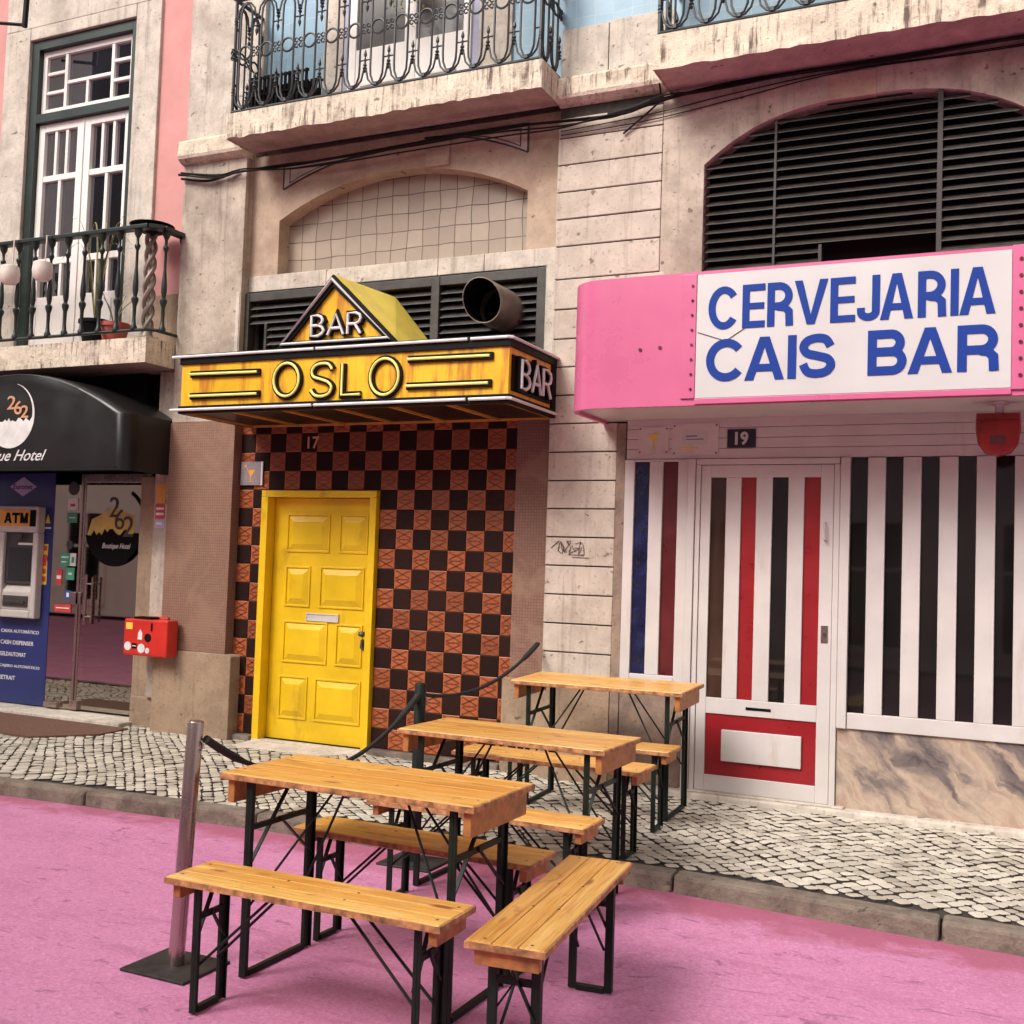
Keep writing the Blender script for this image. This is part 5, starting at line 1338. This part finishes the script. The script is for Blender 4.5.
t2 = dup(t1, 'middle pine beer table, at the kerb between the other two tables')
t3 = dup(t1, 'farthest pine beer table, on the cobbles against the stone wall')
put(t1, 3.472, -3.60, -.09, -.008); put(t2, 3.43, -2.21, -.09, -.02); put(t3, 3.325, -.66, sz(-.66), .02, .03)
b1 = trestle('beer_bench', 1.1, .25, .47, 3, 'pine bench nearest the camera, along the front of the nearest table', GB)
b2 = dup(b1, 'pine bench on the pink road behind the nearest table')
b3 = dup(b1, 'pine bench pushed under the front of the middle table')
b4 = dup(b1, 'pine bench set crosswise at the right end of the tables')
b5 = dup(b1, 'pine bench on the kerb behind the middle table')
b6 = dup(b1, 'pine bench on the cobbles before the table by the wall')
b1.scale = (.982, 1, 1); t1.scale = (.99, 1, 1)
put(b1, 3.537, -4.075, -.088, .018); put(b2, 3.475, -3.25, -.09, -.02); put(b3, 3.435, -2.60, -.09, 0)
put(b4, 4.275, -3.70, -.088, math.pi/2+.098); put(b5, 3.375, -1.64, sz(-1.64)+.002, -.03, .02); put(b6, 3.34, -1.07, sz(-1.07)+.002, .02, .02)

# rope posts
def post(x, y, zb, H, mat_, label):
    r_ = thing('rope_post', label, 'rope post', (x, y, zb), 'rope posts by the bar tables')
    b = MB(); b.lathe([(.031, .012), (.031, H-.006), (.028, H), (.004, H+.001)], (x, y, zb), 20);  b.build('pole', mat_, r_, smooth=True)
    b = MB(); b.box(x-.155, x+.155, y-.135, y+.135, zb, zb+.012); b.build('base_plate', 'plate_dark', r_, bevel=.003)
    b = MB(); b.tube([(x+.028+.018*math.cos(t), y, zb+H-.09+.018*math.sin(t)) for t in [i*.57 for i in range(11)]], .0035, 6, True); b.build('ring', 'steel', r_, smooth=True)
    return r_
ps = post(2.745, -3.84, -.09, .95, 'steel', 'steel rope post on the pink road beside the nearest bench')
for c_ in ps.children:
    if c_.name.startswith(('pole', 'ring')): c_.rotation_euler = (0, .045, 0)
post(2.765, -2.04, -.09, .95, 'greenmetal', 'dark rope post at the kerb behind the middle table')
b = MB()
p0, p1 = Vector((2.825, -3.82, .79)), Vector((2.765, -2.04, .81))
pts = [p0.lerp(p1, t)+Vector((0, 0, -.26*4*t*(1-t))) for t in [i/28 for i in range(29)]]
b.tube(pts, [.011 if 3 < i < 25 else .017 for i in range(29)], 8)
tag(b.build('stanchion_rope', 'rope', None, smooth=True), 'black rope sagging from the steel post to the dark post', 'rope')
p0, p1 = Vector((2.765, -2.03, .80)), Vector((2.60, -.125, .965))
pts = [p0.lerp(p1, t)+Vector((0, 0, -.12*4*t*(1-t))) for t in [i/24 for i in range(25)]]
b = MB(); b.tube(pts, [.011 if i < 21 else .018 for i in range(25)], 8); b.tube([(2.60, -.14, .965), (2.605, -.10, .97)], .006, 6)
tag(b.build('stanchion_rope', 'rope', None, smooth=True), 'black rope rising from the dark post to a hook on the stone wall', 'rope')

# building across the street, seen only in reflections
OB = thing('opposite_building', 'pale rendered building with white windows across the pink street', 'building', (2, -13, 0))
b = MB(); b.box(-25, 30, -16, -12.5, 0, 7.5); b.build('wall', 'whitewood', OB)
for i in range(-6, 9):
    for zz_, hh in ((.3, 2.2), (3.6, 2.3)):
        xx = i*2.6
        b = MB(); b.ribbon([(xx, zz_), (xx+1.2, zz_), (xx+1.2, zz_+hh), (xx, zz_+hh)], .14, -12.55, -12.42, closed=True); b.box(xx+.56, xx+.64, -12.5, -12.44, zz_, zz_+hh); b.box(xx, xx+1.2, -12.5, -12.44, zz_+hh*.6, zz_+hh*.6+.06)
        f2 = b.build('window', 'whitewood', OB)
        b = MB(); b.box(xx+.05, xx+1.15, -12.52, -12.48, zz_+.05, zz_+hh-.05); b.build('pane', 'darkglass', f2)

OT = thing('tall_building', 'tall white building with rows of windows farther along the pink street', 'building', (-22, -13, 0))
b = MB(); b.box(-34, -15.6, -16, -12.6, 0, 16); b.build('wall', 'whitewood', OT)
for i in range(-12, -6):
    for zz_ in (4.2, 7.6, 11.0):
        xx = i*2.6-.4
        b = MB(); b.ribbon([(xx, zz_), (xx+1.3, zz_), (xx+1.3, zz_+2.2), (xx, zz_+2.2)], .2, -12.65, -12.5, closed=True); b.box(xx+.6, xx+.7, -12.58, -12.5, zz_, zz_+2.2); b.box(xx, xx+1.3, -12.58, -12.5, zz_+1.5, zz_+1.58)
        f2 = b.build('window', 'whitewood', OT)
        b = MB(); b.box(xx+.05, xx+1.25, -12.62, -12.57, zz_+.05, zz_+2.15); b.build('pane', 'darkglass', f2)
DT = thing('added_dark_building', 'unseen dark building across the pink street, added to darken the right sash reflection', 'building', (-12, -13, 0))  # unseen block added so the right sash mirrors dark instead of bright sky
b = MB(); b.box(-15.55, -7.5, -16, -12.6, 0, 14); b.build('wall', 'soffitbrown', DT)
